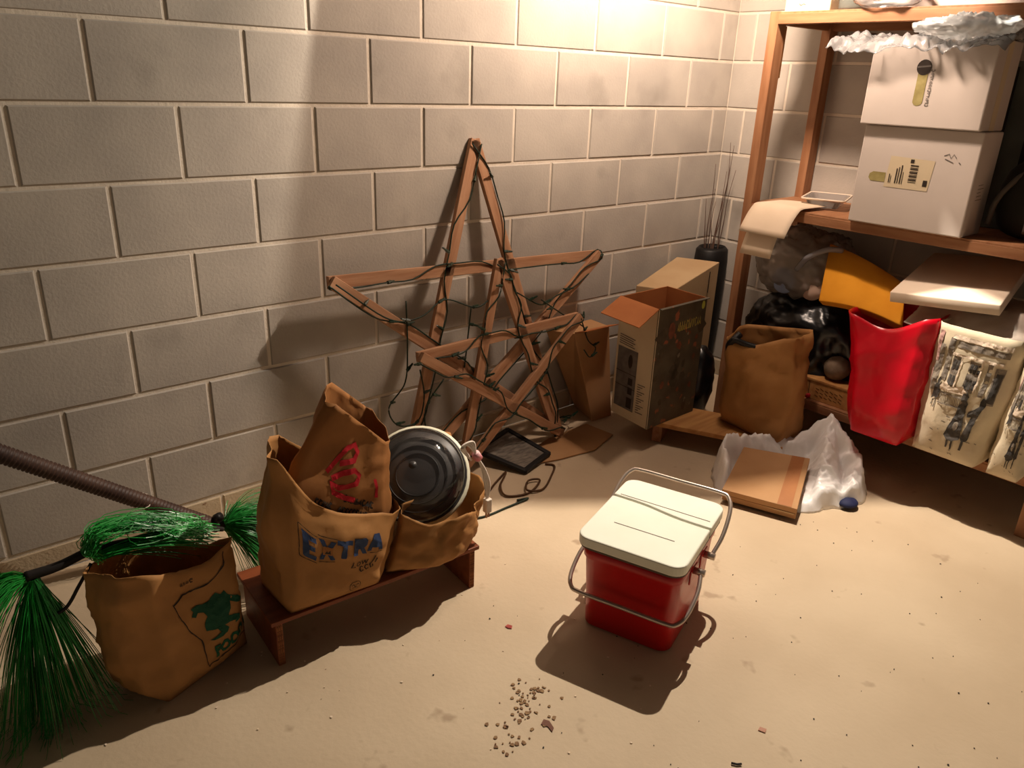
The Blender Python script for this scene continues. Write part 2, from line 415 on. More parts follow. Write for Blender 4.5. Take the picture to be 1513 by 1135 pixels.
hexa('added_light_filter', [(1.27, -.70, 1.80), (2.01, -.77, 1.80), (2.01, -.766, 1.80), (1.27, -.696, 1.80)], [(1.27, -.70, 2.33), (2.01, -.77, 2.33), (2.01, -.766, 2.33), (1.27, -.696, 2.33)], mt_, lamp, bv=0)  # added see-through sheet, dims the first bulb on the long wall
loft('added_shade_disc', [[LAMP_B + V((r*math.cos(2*math.pi*k/24), r*math.sin(2*math.pi*k/24), z)) for k in range(24)] for r, z in ((.055, -.124), (.062, -.12), (.062, -.116), (.03, -.118))], M_PANEL, lamp)  # added disc under the second bulb, holds its light off the floor
for k in range(3): tube('shade_disc_rod', [LAMP_B + V((.053*math.cos(k*2.09), .053*math.sin(k*2.09), -.10)), LAMP_B + V((.04*math.cos(k*2.09), .04*math.sin(k*2.09), .19))], .0015, M_BLACK, lamp, 5)  # rods carrying the added disc
def bulb(at):
    prof = [(.006, .020), (.018, .028), (.029, .045), (.030, .062), (.020, .085), (.014, .100)]
    b = loft('bulb', [[at + V((r*math.cos(2*math.pi*k/14), r*math.sin(2*math.pi*k/14), z)) for k in range(14)] for r, z in prof], M_LAMPG, lamp)
    loft('socket', [[at + V((r*math.cos(2*math.pi*k/14), r*math.sin(2*math.pi*k/14), z)) for k in range(14)] for r, z in ((.018, .098), (.022, .10), (.022, .17), (.04, .18), (.04, 2.33-at.z))], M_BLACK, lamp)
bulb(LAMP_A); bulb(LAMP_B)

# ------------------------------------------------------------------ shelf unit
SX = 2.49
shelf = empty('shelf_unit', (SX, -1.1, 0), 'tall open shelf unit of reddish lumber standing against the block wall', 'shelf')
for (x, y) in ((SX, -.50), (2.88, -.50), (SX, -1.753), (2.88, -1.753)):
    bar('post', (x+.03, y+.019, 0), (x+.03, y+.019, 1.672), .06, .038, M_LUMBER, shelf, side=(0, 1, 0))
box('cleat', (SX+.062, -.492, 1.44), (SX+.082, -.462, 1.625), M_PALE, shelf)
for (zb, zt) in ((.180, .218), (.915, .955), (1.625, 1.666)):
    bar('front_rail', (SX+.019+.0005, -.462, (zb+zt)/2), (SX+.0195, -1.715, (zb+zt)/2), zt-zb-.006, .038, M_LUMBER, shelf, side=(1, 0, 0))
    bar('back_rail', (2.915, -.462, (zb+zt)/2), (2.915, -1.715, (zb+zt)/2), zt-zb-.006, .038, M_LUMBER, shelf, side=(1, 0, 0))
    for i in range(3):
        x0 = SX + .002 + i*.147
        box('shelf_board', (x0, -1.715, zt-.004), (x0+.144, -.460, zt+.004), M_LUMBER, shelf, bv=.001)
for y in (-.481, -1.734):
    for z in (.20, .935, 1.645): bar('end_rail', (2.551, y, z), (2.879, y, z), .034, .02, M_LUMBER, shelf, side=(0, 1, 0))
dk = mesh('knot_stain', [(2.515+.03*math.cos(k*math.pi/6)*.6, -1.27+.05*math.sin(k*math.pi/6), .9592+.0004) for k in range(12)] , [tuple(range(12))], M_BLACK, shelf)

# ---- boxes and things on the middle shelf
ZM = .960
def carton(name, lo, hi, mt, label, seam=True):
    t = empty(name, ((lo[0]+hi[0])/2, (lo[1]+hi[1])/2, lo[2]), label, 'box')
    box('carton_body', lo, hi, mt, t, .004)
    return t
c1 = carton('white_carton', (2.47, -1.318, ZM), (2.63, -.925, 1.296), M_WHITE, 'white carton with a shipping label, lower of two stacked on the shelf')
s = plane_surf((2.47, -.925, ZM), (0, -1, 0), (0, 0, 1))
decal('shipping_label', poly_tris([[(.105, .135), (.255, .135), (.262, .235), (.112, .240)]]), s, M_CREAM, c1, .001)
decal('strip_end', poly_tris([[(.055+.0, .150), (.105, .150), (.105, .182), (.06, .182), (.048, .174), (.046, .16)]]), s, M_OLIVEINK, c1, .001)
lines = [poly_tris([[(x, .150), (x+w_, .150), (x+w_, .150+h_), (x, .150+h_)]]) for x, w_, h_ in ((.118, .003, .03), (.124, .002, .024), (.14, .004, .05), (.148, .003, .055), (.156, .004, .062), (.164, .002, .04))]
lines += [poly_tris([[(.185, .158+.006*i), (.212, .158+.006*i), (.212, .158+.006*i+(.002+.002*(i % 2))), (.185, .158+.006*i+(.002+.002*(i % 2)))]]) for i in range(10)]
lines += [poly_tris([[(.182, .222), (.194, .222), (.194, .234), (.182, .234)]]), poly_tris([[(.236, .150), (.250, .150), (.250, .170), (.236, .170)]])]
decal('label_print', merge(*lines), s, M_BLACKINK, c1, .002)
decal('pen_scribble', merge(stroke([(.285, .255), (.30, .262), (.308, .248), (.315, .262), (.325, .25)], .003), stroke([(.29, .245), (.305, .24), (.318, .235)], .003), stroke([(.335, .238), (.342, .232)], .003)), s, M_GREYINK, c1, .001)
s2 = plane_surf((2.47, -1.318, ZM), (1, 0, 0), (0, 0, 1))
decal('side_print', merge(*[stroke([(.05, .12+.012*i), (.10-.01*(i % 3), .122+.012*i)], .002) for i in range(5)]), s2, M_GREYINK, c1, .001)
c2 = carton('white_carton', (2.448, -1.306, 1.298), (2.64, -.912, 1.568), M_WHITE, 'white carton with a dark round emblem over a gold strip, upper of the stack')
s = plane_surf((2.448, -.912, 1.298), (0, -1, 0), (0, 0, 1))
circ = lambda cx, cy, r, n=20: [(cx + r*math.cos(2*math.pi*i/n), cy + r*math.sin(2*math.pi*i/n)) for i in range(n)]
decal('gold_strip', poly_tris([[(.166, .078), (.172, .070), (.182, .067), (.192, .070), (.198, .078), (.198, .175), (.166, .175)]]), s, M_OLIVEINK, c2, .001)
decal('round_emblem', poly_tris([circ(.182, .186, .024)]), s, M_BLACKINK, c2, .0018)
decal('emblem_band', poly_tris([[(.160, .184), (.203, .188), (.203, .193), (.160, .189)]]), s, M_GREYINK, c2, .0024)
decal('script_name', place(scribble(13, .115, .011, 4, .22), 1, 1, .218, .068, math.pi/2), s, M_GREYINK, c2, .001)
box('tape_strip', (2.52, -1.3066, 1.299), (2.56, -1.3058, 1.566), M_CREAM, c2, 0)
# loose paper hanging over the shelf edge
def sheet(name, fn, nu, nv, mt, label, cat, th=.0012, parent=None, smooth=True):
    vs = [fn(i/nu, j/nv) for j in range(nv+1) for i in range(nu+1)]
    fs = [(j*(nu+1)+i, j*(nu+1)+i+1, (j+1)*(nu+1)+i+1, (j+1)*(nu+1)+i) for j in range(nv) for i in range(nu)]
    o = mesh(name, vs, fs, mt, parent, smooth); solid(o, th)
    if label: tag(o, label, cat)
    return o
def paper_fn(y0, y1, x_in, drop, lift):
    def fn(u, v):
        y = y0 + (y1-y0)*u; L = .30*v
        if L < .16: return V((x_in-L*(1), y + .02*v, ZM+.008+lift+.006*math.sin(3*u)))
        q = (L-.16); return V((x_in-.16-q*.55-.004, y+.02*v, ZM+.008+lift-q*drop*(1+1.2*q/.14)*.5))
    return fn
sheet('paper_sheet', paper_fn(-.545, -.75, 2.63, .7, .004), 8, 16, M_PAPER, 'cream paper sheet curling over the shelf edge, upper of two', 'paper')
sheet('paper_sheet', paper_fn(-.56, -.70, 2.635, 1.25, 0), 8, 16, M_PAPER, 'cream paper sheet drooping lower beneath the other sheet', 'paper')
tray = empty('foam_tray', (2.74, -.72, ZM+.004), 'shallow translucent plastic tray lying beside the stacked cartons', 'tray')
def tring(w_, d_, z, r=.02): return [V((2.72, -.70, 0)) + Matrix.Rotation(.35, 3, 'Z') @ V((x, y, 0)) + V((0, 0, z)) for x, y in rrect(w_, d_, r, 3)]
solid(loft('tray_shell', [tring(.18, .11, .966), tring(.21, .14, .998), tring(.235, .165, .999)], M_FILM2, tray, (True, False)), .003)
tube('tray_rim', tring(.235, .165, .999), .004, M_FOAMW, tray, 5, True)
# backpack and binder
bp = empty('backpack', (2.70, -1.48, ZM), 'dark backpack with a grey strap beside the white cartons', 'backpack')
def blob(name, c, rad, mt, parent=None, amp=.02, f=6, seed=1, nu=28, nv=16, flat=None, cr=.0, pw=1.0, zmin=None):
    c = V(c); vs, fs = [], []
    for j in range(nv+1):
        th = math.pi*j/nv
        for i in range(nu):
            ph = 2*math.pi*i/nu
            d = V((math.sin(th)*math.cos(ph), math.sin(th)*math.sin(ph), math.cos(th)))
            e = V([math.copysign(abs(x)**pw, x) for x in d])
            p = c + V((e.x*rad[0], e.y*rad[1], e.z*rad[2]))
            p += d * (amp*fbm(p, f, seed) + cr*(crease(p, f*1.4, seed)-.5) + cr*.5*crease(p, f*3.4, seed+2))
            if flat is not None and p.z < flat: p.z = flat + (p.z-flat)*.0
            vs.append(p)
    for j in range(nv):
        for i in range(nu):
            i2 = (i+1) % nu; fs.append((j*nu+i, j*nu+i2, (j+1)*nu+i2, (j+1)*nu+i))
    return mesh(name, vs, fs, mt, parent, True)
blob('pack_body', (2.675, -1.505, 1.09), (.105, .165, .135), M_PACK, bp, .006, 9, 3, pw=.7, flat=ZM)
tube('strap', spline([(2.585, -1.352, 1.0), (2.572, -1.365, 1.08), (2.585, -1.40, 1.15), (2.62, -1.44, 1.20)]), .009, M_PACKG, bp, 6)
tube('strap', spline([(2.575, -1.47, .99), (2.565, -1.475, 1.08), (2.59, -1.48, 1.17), (2.65, -1.48, 1.215)]), .008, M_PACKG, bp, 6)
tube('top_handle', spline([(2.66, -1.43, 1.215), (2.63, -1.45, 1.245), (2.62, -1.50, 1.25), (2.65, -1.53, 1.215)]), .007, M_BLACK, bp, 6)
bd = empty('binder_stack', (2.84, -1.40, ZM), 'grey green file holder standing behind the white cartons', 'file holder')
box('holder_body', (2.80, -1.62, ZM), (2.87, -1.15, 1.52), M_SLATE, bd, .003)
for i in range(5): box('divider', (2.793, -1.60+.085*i, 1.05), (2.7998, -1.585+.085*i, 1.50), M_PACK, bd, .001)

# ---- clear plastic over the upper carton
def crumple_sheet(name, corners, nu, nv, mt, label, cat, amp=.02, f=9, seed=1, sag=None, parent=None, th=.0012):
    a, b, c, d = [V(x) for x in corners]; nrm = (b-a).cross(d-a).normalized()
    def fn(u, v):
        p = (a*(1-u)+b*u)*(1-v) + (d*(1-u)+c*u)*v
        p = p + nrm*(amp*crease(p, f, seed)) + V((0, 0, amp*.6*fbm(p, f*2, seed+2)))
        return p + (sag(u, v) if sag else V())
    return sheet(name, fn, nu, nv, mt, label, cat, th, parent)
def wrap_sag(u, v):
    # v runs from shelf back to the front overhang: the film spills down over the carton front
    e = max(0, v-.72)/.28
    return V((0, .02*math.sin(9*u)*e, -.030*e*e - .02*e*abs(math.sin(7*u))))
crumple_sheet('plastic_wrap', [(2.66, -.79, 1.600), (2.66, -1.33, 1.592), (2.405, -1.345, 1.592), (2.39, -.765, 1.588)], 92, 52, M_FILM, 'crumpled clear plastic wrap spread over the upper white carton', 'plastic wrap', .016, 15, 3, wrap_sag)
blob('plastic_bag', (2.455, -1.19, 1.606), (.065, .15, .020), film('bluish_film', (236, 242, 244), .3, .12), None, .008, 16, 5, 90, 40, cr=.014)
tag(bpy.data.objects['plastic_bag'], 'balled up whitish plastic bag on top of the clear wrap', 'plastic bag')
# ---- top shelf things (only their feet show)
tb = carton('cardboard_carton', (2.56, -.66, 1.671), (2.86, -.475, 1.90), M_CREAM, 'cream carton standing on the top shelf board')
decal('pen_mark', stroke([(.06, .03), (.068, .024), (.078, .03), (.086, .026)], .003), plane_surf((2.56, -.475, 1.671), (0, -1, 0), (0, 0, 1)), M_GREYINK, tb, .001)
jar = empty('glass_jar', (2.62, -.725, 1.671), 'squat green grey jar on the top shelf beside the carton', 'jar')
loft('jar_body', [[V((2.60+r*math.cos(k*math.pi/10), -.735+r*math.sin(k*math.pi/10), 1.671+z)) for k in range(20)] for r, z in ((.045, 0), (.056, .012), (.056, .10), (.04, .12))], M_SLATE, jar)
loft('lid', [[V((2.60+r*math.cos(k*math.pi/10), -.735+r*math.sin(k*math.pi/10), 1.671+z)) for k in range(20)] for r, z in ((.042, .12), (.042, .14))], M_BLACK, jar)
tb2 = carton('cardboard_carton', (2.55, -1.32, 1.671), (2.86, -.85, 1.86), M_WHITE, 'long pale carton on the top shelf above the plastic wrap')
blob('plastic_bag', (2.50, -.90, 1.705), (.045, .12, .034), M_FILM, None, .012, 12, 8, cr=.006, flat=1.6715)
tag(bpy.data.objects['plastic_bag.001'], 'clear plastic bag drooping at the edge of the top shelf', 'plastic bag')

# ------------------------------------------------------------------ lower shelf contents
ZL = .2225
o = blob('trash_bag', (2.70, -.74, .395), (.16, .26, .19), M_BLACKBAG, None, .016, 6, 2, 90, 54, flat=ZL, cr=.022, pw=.8)
tag(o, 'shiny black trash bag filling the low shelf under the clear bag', 'trash bag')
cb = empty('clear_bag', (2.70, -.70, .60), 'hazy clear plastic bag of soft things resting on the black trash bag', 'plastic bag')
blob('bag_film', (2.72, -.665, .715), (.16, .185, .13), M_FILM2, cb, .014, 9, 4, 90, 54, cr=.020, pw=.85)
blob('stuffing', (2.73, -.665, .70), (.12, .15, .10), M_CLOTH, cb, .015, 8, 6, 60, 36, cr=.016)
blob('blue_lid', (2.572, -.655, .660), (.010, .054, .054), M_DISCB, cb, 0, 6, 1, 24, 12)
blob('pink_cloth', (2.590, -.775, .655), (.014, .052, .050), mat('pinkish_cloth', (206, 178, 160), (196, 166, 148), 8, .9), cb, .01, 8, 2)
tube('bag_fold', spline([(2.56, -.71, .72), (2.54, -.76, .78), (2.56, -.82, .82), (2.61, -.86, .82)]), .012, film('fold_film', (200, 198, 204), .3, .15), cb, 6)
# yellow foam: a bent slab leaning back
F1, F2, B1, B2 = V((2.47, -.872, .645)), V((2.47, -1.205, .628)), V((2.62, -.800, .842)), V((2.62, -1.118, .745))
def slab(name, fn, nu, nv, th, mt, label, cat):
    top = [[fn(i/nu, j/nv) for i in range(nu+1)] for j in range(nv+1)]; vs, fs = [], []
    def nr(i, j):
        e = 1e-3; u, v = i/nu, j/nv; n = (fn(min(u+e, 1), v)-fn(max(u-e, 0), v)).cross(fn(u, min(v+e, 1))-fn(u, max(v-e, 0))).normalized()
        return n if n.z > 0 else -n
    for j in range(nv+1):
        for i in range(nu+1): vs.append(top[j][i])
    k = len(vs)
    for j in range(nv+1):
        for i in range(nu+1): vs.append(top[j][i] - nr(i, j)*th)
    W = nu+1
    for j in range(nv):
        for i in range(nu):
            a = j*W+i; fs += [(a, a+1, a+W+1, a+W), (k+a, k+a+W, k+a+W+1, k+a+1)]
    for i in range(nu): fs += [(i, k+i, k+i+1, i+1), (nv*W+i, nv*W+i+1, k+nv*W+i+1, k+nv*W+i)]
    for j in range(nv): fs += [(j*W, (j+1)*W, k+(j+1)*W, k+j*W), (j*W+nu, k+j*W+nu, k+(j+1)*W+nu, (j+1)*W+nu)]
    o = mesh(name, vs, fs, mt, None, True); bevel(o, .004); return tag(o, label, cat)
slab('foam_pad', lambda u, v: (F1*(1-u)+F2*u)*(1-v) + (B1*(1-u)+B2*u)*v + V((0, 0, .018*math.sin(math.pi*u)*(1-.3*v) - .02*(v-.5)**2)), 14, 8, .042, M_FOAMY, 'yellow ochre foam pad leaning over the red bag', 'foam pad')
a, b_, c_, d_ = V((2.40, -1.162, .752)), V((2.40, -1.512, .787)), V((2.90, -1.43, .857)), V((2.90, -1.088, .822))
slab('foam_slab', lambda u, v: (a*(1-u)+b_*u)*(1-v) + (d_*(1-u)+c_*u)*v, 2, 2, .038, M_FOAMW, 'flat white foam slab lying across the bags under the shelf', 'foam slab')
crumple_sheet('cloth', [(2.42, -1.225, .692), (2.415, -1.70, .735), (2.86, -1.70, .72), (2.86, -1.20, .70)], 34, 26, M_CLOTH, 'rumpled grey white cloth stuffed between the foam slab and the printed bags', 'cloth', .014, 8, 3, lambda u, v: V((0, 0, -.06*max(0, .3-v)/.3)), th=.004)

class Bag:
    """paper or vinyl sack: four base corners, four rim corners, bulge and creases"""
    def __init__(s, base, top, bulge=.012, amp=.006, f=9, seed=1, cr=.004, sags=(0, 0, 0, 0), sagpos=(.5, .5, .5, .5), mid=None, rnd=.12):
        s.b = [V(p) for p in base]; s.t = [V(p) for p in top]; s.bulge = bulge; s.amp = amp; s.f = f; s.seed = seed; s.cr = cr; s.sags = sags; s.sp = sagpos; s.rnd = rnd
        s.cb = sum(s.b, V())/4; s.ct = sum(s.t, V())/4
    def P(s, q, t):
        q = q % 4; k = int(q) % 4; f = q-int(q); k2 = (k+1) % 4
        # soften corners
        b = s.b[k]*(1-f)+s.b[k2]*f; tp = s.t[k]*(1-f)+s.t[k2]*f
        if s.sags[k]:
            sp = s.sp[k]; g = f/sp if f < sp else (1-f)/(1-sp); tp = tp - V((0, 0, s.sags[k]*math.sin(g*math.pi/2)**1.5))
        p = b*(1-t)+tp*t; ctr = s.cb*(1-t)+s.ct*t
        fc = min(f, 1-f)
        if fc < s.rnd: p = p + (ctr-p)*(.10*(1-fc/s.rnd)**2)*min(1, .25+2*t*(1-t)*2)
        e = s.b[k2]-s.b[k]; n = V((e.y, -e.x, 0)).normalized()
        if n.dot(V((b-s.cb).to_tuple())) < 0: n = -n
        fade = min(1, t*8)
        p = p + n*(s.bulge*math.sin(math.pi*f)*math.sin(math.pi*min(1, t*1.02))**.7)
        p = p + n*fade*(s.amp*fbm(p, s.f, s.seed) + s.cr*crease(p, s.f*.8, s.seed) + s.cr*.55*crease(p, s.f*2.6, s.seed+3))
        return p
    def build(s, name, mt, parent, n=16, nv=22, th=.0014, bottom=True):
        N = 4*n; vs = [s.P(i/n, j/nv) for j in range(nv+1) for i in range(N)]; fs = []
        for j in range(nv):
            for i in range(N):
                i2 = (i+1) % N; fs.append((j*N+i, j*N+i2, (j+1)*N+i2, (j+1)*N+i))
        if bottom: vs.append(sum(vs[:N], V())/N); c = len(vs)-1; fs += [(i, c, (i+1) % N) for i in range(N)]
        o = mesh(name, vs, fs, mt, parent, True); solid(o, th, -1); return o
    def face(s, k, u0=0., du=1., v0=0., dv=1.):
        return lambda u, v: s.P(k + min(.999, max(.001, u0+u*du)), v0+v*dv)
def c4(pts, z): return [(x, y, z) for x, y in pts]

# red vinyl bag
rb = empty('red_bag', (2.52, -1.2, ZL), 'glossy red vinyl bag standing on the low shelf', 'bag')
B = Bag([(2.345, -1.150, .2265), (2.348, -1.325, .2265), (2.60, -1.322, .2265), (2.60, -1.12, .2265)], [(2.395, -1.045, .648), (2.395, -1.328, .698), (2.60, -1.318, .69), (2.60, -1.045, .66)], .012, .009, 6, 3, .009, sags=(.05, 0, 0, 0))
B.build('bag_body', M_REDBAG, rb)
# printed fabric bags
def village_bag(base, top, label, seed, full=True):
    t = empty('printed_bag', (base[0][0]+.08, (base[0][1]+base[1][1])/2, ZL), label, 'bag')
    b = Bag(base, top, .02, .008, 10, seed, .006)
    b.build('bag_body', M_FABRIC, t)
    s = b.face(0)
    Rr = random.Random(seed)
    rect = lambda x0, y0, x1, y1: poly_tris([[(x0, y0), (x1, y0), (x1, y1), (x0, y1)]])
    # house front: dark wall panels, windows with light frames
    decal('house_print', merge(rect(.06, .50, .16, .86), rect(.20, .60, .27, .92), rect(.30, .58, .40, .80), rect(.52, .56, .66, .79), rect(.74, .55, .80, .80), rect(.84, .50, .97, .78), rect(.30, .86, .95, .905)), s, M_INKMID, t, .002)
    decal('window_print', merge(*[rect(x, y, x+.035, y+.07) for x in (.315, .36, .54, .585, .63) for y in (.585, .70)], rect(.86, .52, .95, .74)), s, M_INKDK, t, .003)
    decal('light_trim', merge(rect(.28, .80, .92, .82), rect(.22, .915, .95, .945), rect(.405, .57, .425, .80), rect(.665, .57, .685, .80)), s, M_FOAMW, t, .0034)
    decal('pink_print', merge(rect(.02, .72, .10, .95), rect(.0, .55, .06, .66)), s, M_INKPINK, t, .003)
    decal('fence_print', merge(*[rect(.26+.022*i, .425, .268+.022*i, .515) for i in range(15)], rect(.25, .50, .60, .512), rect(.25, .42, .60, .43)), s, M_INKMID, t, .003)
    snow = [(.22, .55), (.30, .60), (.38, .57), (.46, .585), (.54, .60), (.60, .56), (.62, .53), (.22, .53)]
    decal('snow_print', poly_tris([snow]), s, M_FOAMW, t, .0036)
    child = [(.13, .43), (.17, .45), (.20, .44), (.25, .46), (.235, .54), (.22, .57), (.225, .60), (.20, .62), (.18, .60), (.185, .57), (.15, .53)]
    lady = [(.46, .20), (.52, .17), (.60, .165), (.70, .19), (.69, .28), (.665, .36), (.66, .43), (.665, .48), (.64, .50), (.65, .53), (.62, .56), (.575, .55), (.565, .51), (.58, .48), (.55, .45), (.54, .36), (.50, .28)]
    gent = [(.70, .21), (.74, .18), (.80, .20), (.82, .32), (.84, .42), (.88, .50), (.86, .545), (.82, .55), (.80, .52), (.81, .48), (.76, .45), (.70, .42), (.70, .38), (.75, .39), (.74, .30)]
    decal('figure_print', merge(poly_tris([child]), poly_tris([lady]), poly_tris([gent]), rect(.15, .385, .165, .43), rect(.205, .375, .22, .44), rect(.53, .105, .56, .17), rect(.60, .10, .63, .17), rect(.73, .115, .76, .19)), s, M_INKDK, t, .004)
    decal('muff_print', poly_tris([circ(.60, .29, .035, 12)]), s, M_INKMID, t, .0052)
    marks = [stroke([(x, y), (x+Rr.uniform(.02, .06), y-.006)], .006) for x, y in [(Rr.uniform(.05, .9), Rr.uniform(.04, .36)) for _ in range(18)]]
    decal('snow_marks', merge(*marks), s, M_INKMID, t, .0028)
    return t
village_bag([(2.405, -1.352, ZL), (2.40, -1.562, ZL), (2.62, -1.575, ZL), (2.62, -1.36, ZL)], [(2.405, -1.352, .69), (2.41, -1.60, .685), (2.60, -1.60, .68), (2.60, -1.36, .69)], 'canvas bag printed with a snowy village street scene beside the red bag', 3)
village_bag([(2.405, -1.600, ZL), (2.405, -1.695, ZL), (2.60, -1.695, ZL), (2.60, -1.60, ZL)], [(2.405, -1.635, .66), (2.405, -1.700, .66), (2.59, -1.700, .66), (2.59, -1.635, .66)], 'matching printed canvas bag next to the shelf post', 5)
# small wooden box with a ball of twine on it
wb = empty('wooden_box', (2.56, -.95, ZL), 'small pale wooden box with pen writing on the low shelf', 'box')
box('box_body', (2.515, -1.075, ZL), (2.64, -.848, .300), M_PALE, wb, .002)
box('lid', (2.512, -1.078, .3005), (2.643, -.845, .311), M_PALE, wb, .002)
sb = plane_surf((2.515, -.848, ZL), (0, -1, 0), (0, 0, 1))
decal('pen_writing', merge(*[stroke([(.06+.02*i, .052-.015*r+.004*((i+r) % 2)), (.075+.02*i, .048-.015*r)], .003) for r in range(3) for i in range(6)], stroke([(.03, .075), (.032, .02)], .003)), sb, M_BROWNWIRE, wb, .001)
tube('knob', [(2.512, -.885, .236), (2.498, -.885, .236)], .009, M_REDINK, wb, 8)
o = blob('twine_ball', (2.575, -.952, .362), (.052, .052, .050), M_TWINE, None, .003, 20, 2, 24, 14)
tag(o, 'rough grey ball of twine on the wooden box', 'ball')

# ------------------------------------------------------------------ corner group on the floor
pk = empty('plank', (2.2, -.66, 0), 'low loose board on battens in front of the shelf', 'plank')
pd_ = V((.438, -.899, 0)); pw_ = V((.899, .438, 0)); p0 = V((2.0, -.428, 0))
def plq(a0, a1, b0, b1, z0, z1, name, mt): 
    q = [p0+pd_*a0+pw_*b0, p0+pd_*a1+pw_*b0, p0+pd_*a1+pw_*b1, p0+pd_*a0+pw_*b1]
    return hexa(name, [x+V((0, 0, z0)) for x in q], [x+V((0, 0, z1)) for x in q], mt, pk, .002)
plq(0, .58, 0, .225, .078, .098, 'board', M_PALE)
plq(.06, .10, .02, .205, 0, .0775, 'batten', M_LUMBER); plq(.48, .52, .02, .205, 0, .0775, 'batten', M_LUMBER)
# tall printed carton
tc = empty('tall_carton', (2.1, -.41, .1), 'tall open carton with a dark printed side and cream face by the plank', 'box')
q = [V((1.940, -.522, 0)), V((2.252, -.515, 0)), V((2.262, -.300, 0)), V((1.966, -.303, 0))]; zb, zt = .099, .602
def wallp(i, j, mt, name, th=.004):
    a, b = q[i], q[j]; n = V((-(b-a).y, (b-a).x, 0)).normalized()*th
    return hexa(name, [a+V((0, 0, zb)), b+V((0, 0, zb)), b+n+V((0, 0, zb)), a+n+V((0, 0, zb))], [a+V((0, 0, zt)), b+V((0, 0, zt)), b+n+V((0, 0, zt)), a+n+V((0, 0, zt))], mt, tc, 0)
wallp(0, 1, M_PRINT, 'side_panel'); wallp(1, 2, M_CARDIN, 'side_panel'); wallp(2, 3, M_CARDIN, 'side_panel'); wallp(3, 0, M_CREAM, 'side_panel')
# inside lining and floor
def inset(k): 
    c = sum(q, V())/4; return [x+(c-x)*k for x in q]
qi = inset(.045)
for i, j in ((0, 1), (1, 2), (2, 3), (3, 0)):
    mesh('inner_lining', [qi[i]+V((0, 0, zb+.01)), qi[j]+V((0, 0, zb+.01)), qi[j]+V((0, 0, zt)), qi[i]+V((0, 0, zt))], [(0, 1, 2, 3)], M_CARDIN, tc)
hexa('bottom', [x+V((0, 0, zb)) for x in qi], [x+V((0, 0, zb+.008)) for x in qi], M_CARDIN, tc, 0)
def flap(a, b, d, name, mt, inner=None):
    n = V(d).normalized().cross((b-a).normalized())*.0035
    return mesh(name, [a, b, b+V(d), a+V(d), a+n, b+n, b+V(d)+n, a+V(d)+n], HEXF, mt, tc)
za = V((0, 0, zt))
flap(q[3]+za, q[0]+za, V((-.145, -.030, -.040)), 'flap', M_CARDIN)
flap(q[0]+za, q[1]+za, V((.0, .006, -.09)) if False else V((.0, -.012, -.002)), 'flap', M_PRINT)
# print on the cream face (the face towards -x)
sf = lambda u, v: V((q[3]*(1-u)+q[0]*u) + V((0, 0, zb+(zt-zb)*v)) + V((0, 0, 0)))
rect = lambda x0, y0, x1, y1: poly_tris([[(x0, y0), (x1, y0), (x1, y1), (x0, y1)]])
decal('photo_panel', rect(.06, .08, .60, .60), sf, M_GREYINK, tc, .001, 1)
decal('panel_figures', merge(poly_tris([circ(.42, .50, .06, 12)]), rect(.40, .30, .52, .36), rect(.41, .22, .53, .28), rect(.40, .10, .54, .19), rect(.06, .39, .60, .395), rect(.06, .27, .60, .275)), sf, M_BLACKINK, tc, .002, 1)
decal('face_text', merge(*[stroke([(.08, .70-.018*i), (.50-.05*(i % 2), .69-.018*i)], .008) for i in range(5)], *[stroke([(.66, .34-.02*i), (.86-.06*(i % 3), .345-.02*i)], .008) for i in range(13)]), sf, M_GREYINK, tc, .0014, 1)
sp_ = lambda u, v: V((q[0]*(1-u)+q[1]*u) + V((0, 0, zb+(zt-zb)*v)))
decal('title_lettering', place(scribble(11, .50, .075, 17, .10), 1, 1, .42, .775, .03), sp_, mat('yellow_ink', (206, 186, 96), None), tc, .0014, 1)
Rr = random.Random(11)
def spots(n, r0, r1, lo_=0, hi_=.78): return merge(*[poly_tris([[(cx+math.cos(k*1.05)*rr*Rr.uniform(.5, 1.2), cy+math.sin(k*1.05)*rr*.7*Rr.uniform(.5, 1.2)) for k in range(6)]]) for cx, cy, rr in [(Rr.uniform(.05, .93), Rr.uniform(lo_+.03, hi_), Rr.uniform(r0, r1)) for _ in range(n)]])
decal('print_dark', spots(14, .05, .11), sp_, mat('print_shadow', (70, 64, 53), (82, 74, 60), 30, .5), tc, .0012, 1)
decal('print_red', merge(spots(7, .03, .06), poly_tris([circ(.30, .80, .07, 9)])), sp_, mat('print_red', (128, 76, 58), (104, 66, 52), 40, .5), tc, .0016, 1)
decal('print_light', spots(6, .015, .04), sp_, mat('print_light', (132, 124, 106), (112, 104, 90), 40, .5), tc, .0020, 1)
decal('print_dot', poly_tris([circ(.92, .95, .035, 12)]), sp_, mat('print_dot', (186, 190, 84), None), tc, .0020, 1)
# beige carton behind it
bc = empty('beige_carton', (2.5, -.19, 0), 'plain beige carton wedged in the corner behind the tall printed one', 'box')
t4 = [V((2.236, -.150, .575)), V((2.312, -.295, .572)), V((2.775, -.195, .624)), V((2.672, -.022, .628))]
hexa('carton_body', [V((p.x, p.y, 0)) for p in t4], t4, M_BEIGE, bc, .003)
box('slot_shadow', (2.655, -.2335, .50), (2.658, -.2300, .60), M_BLACKINK, bc, 0)
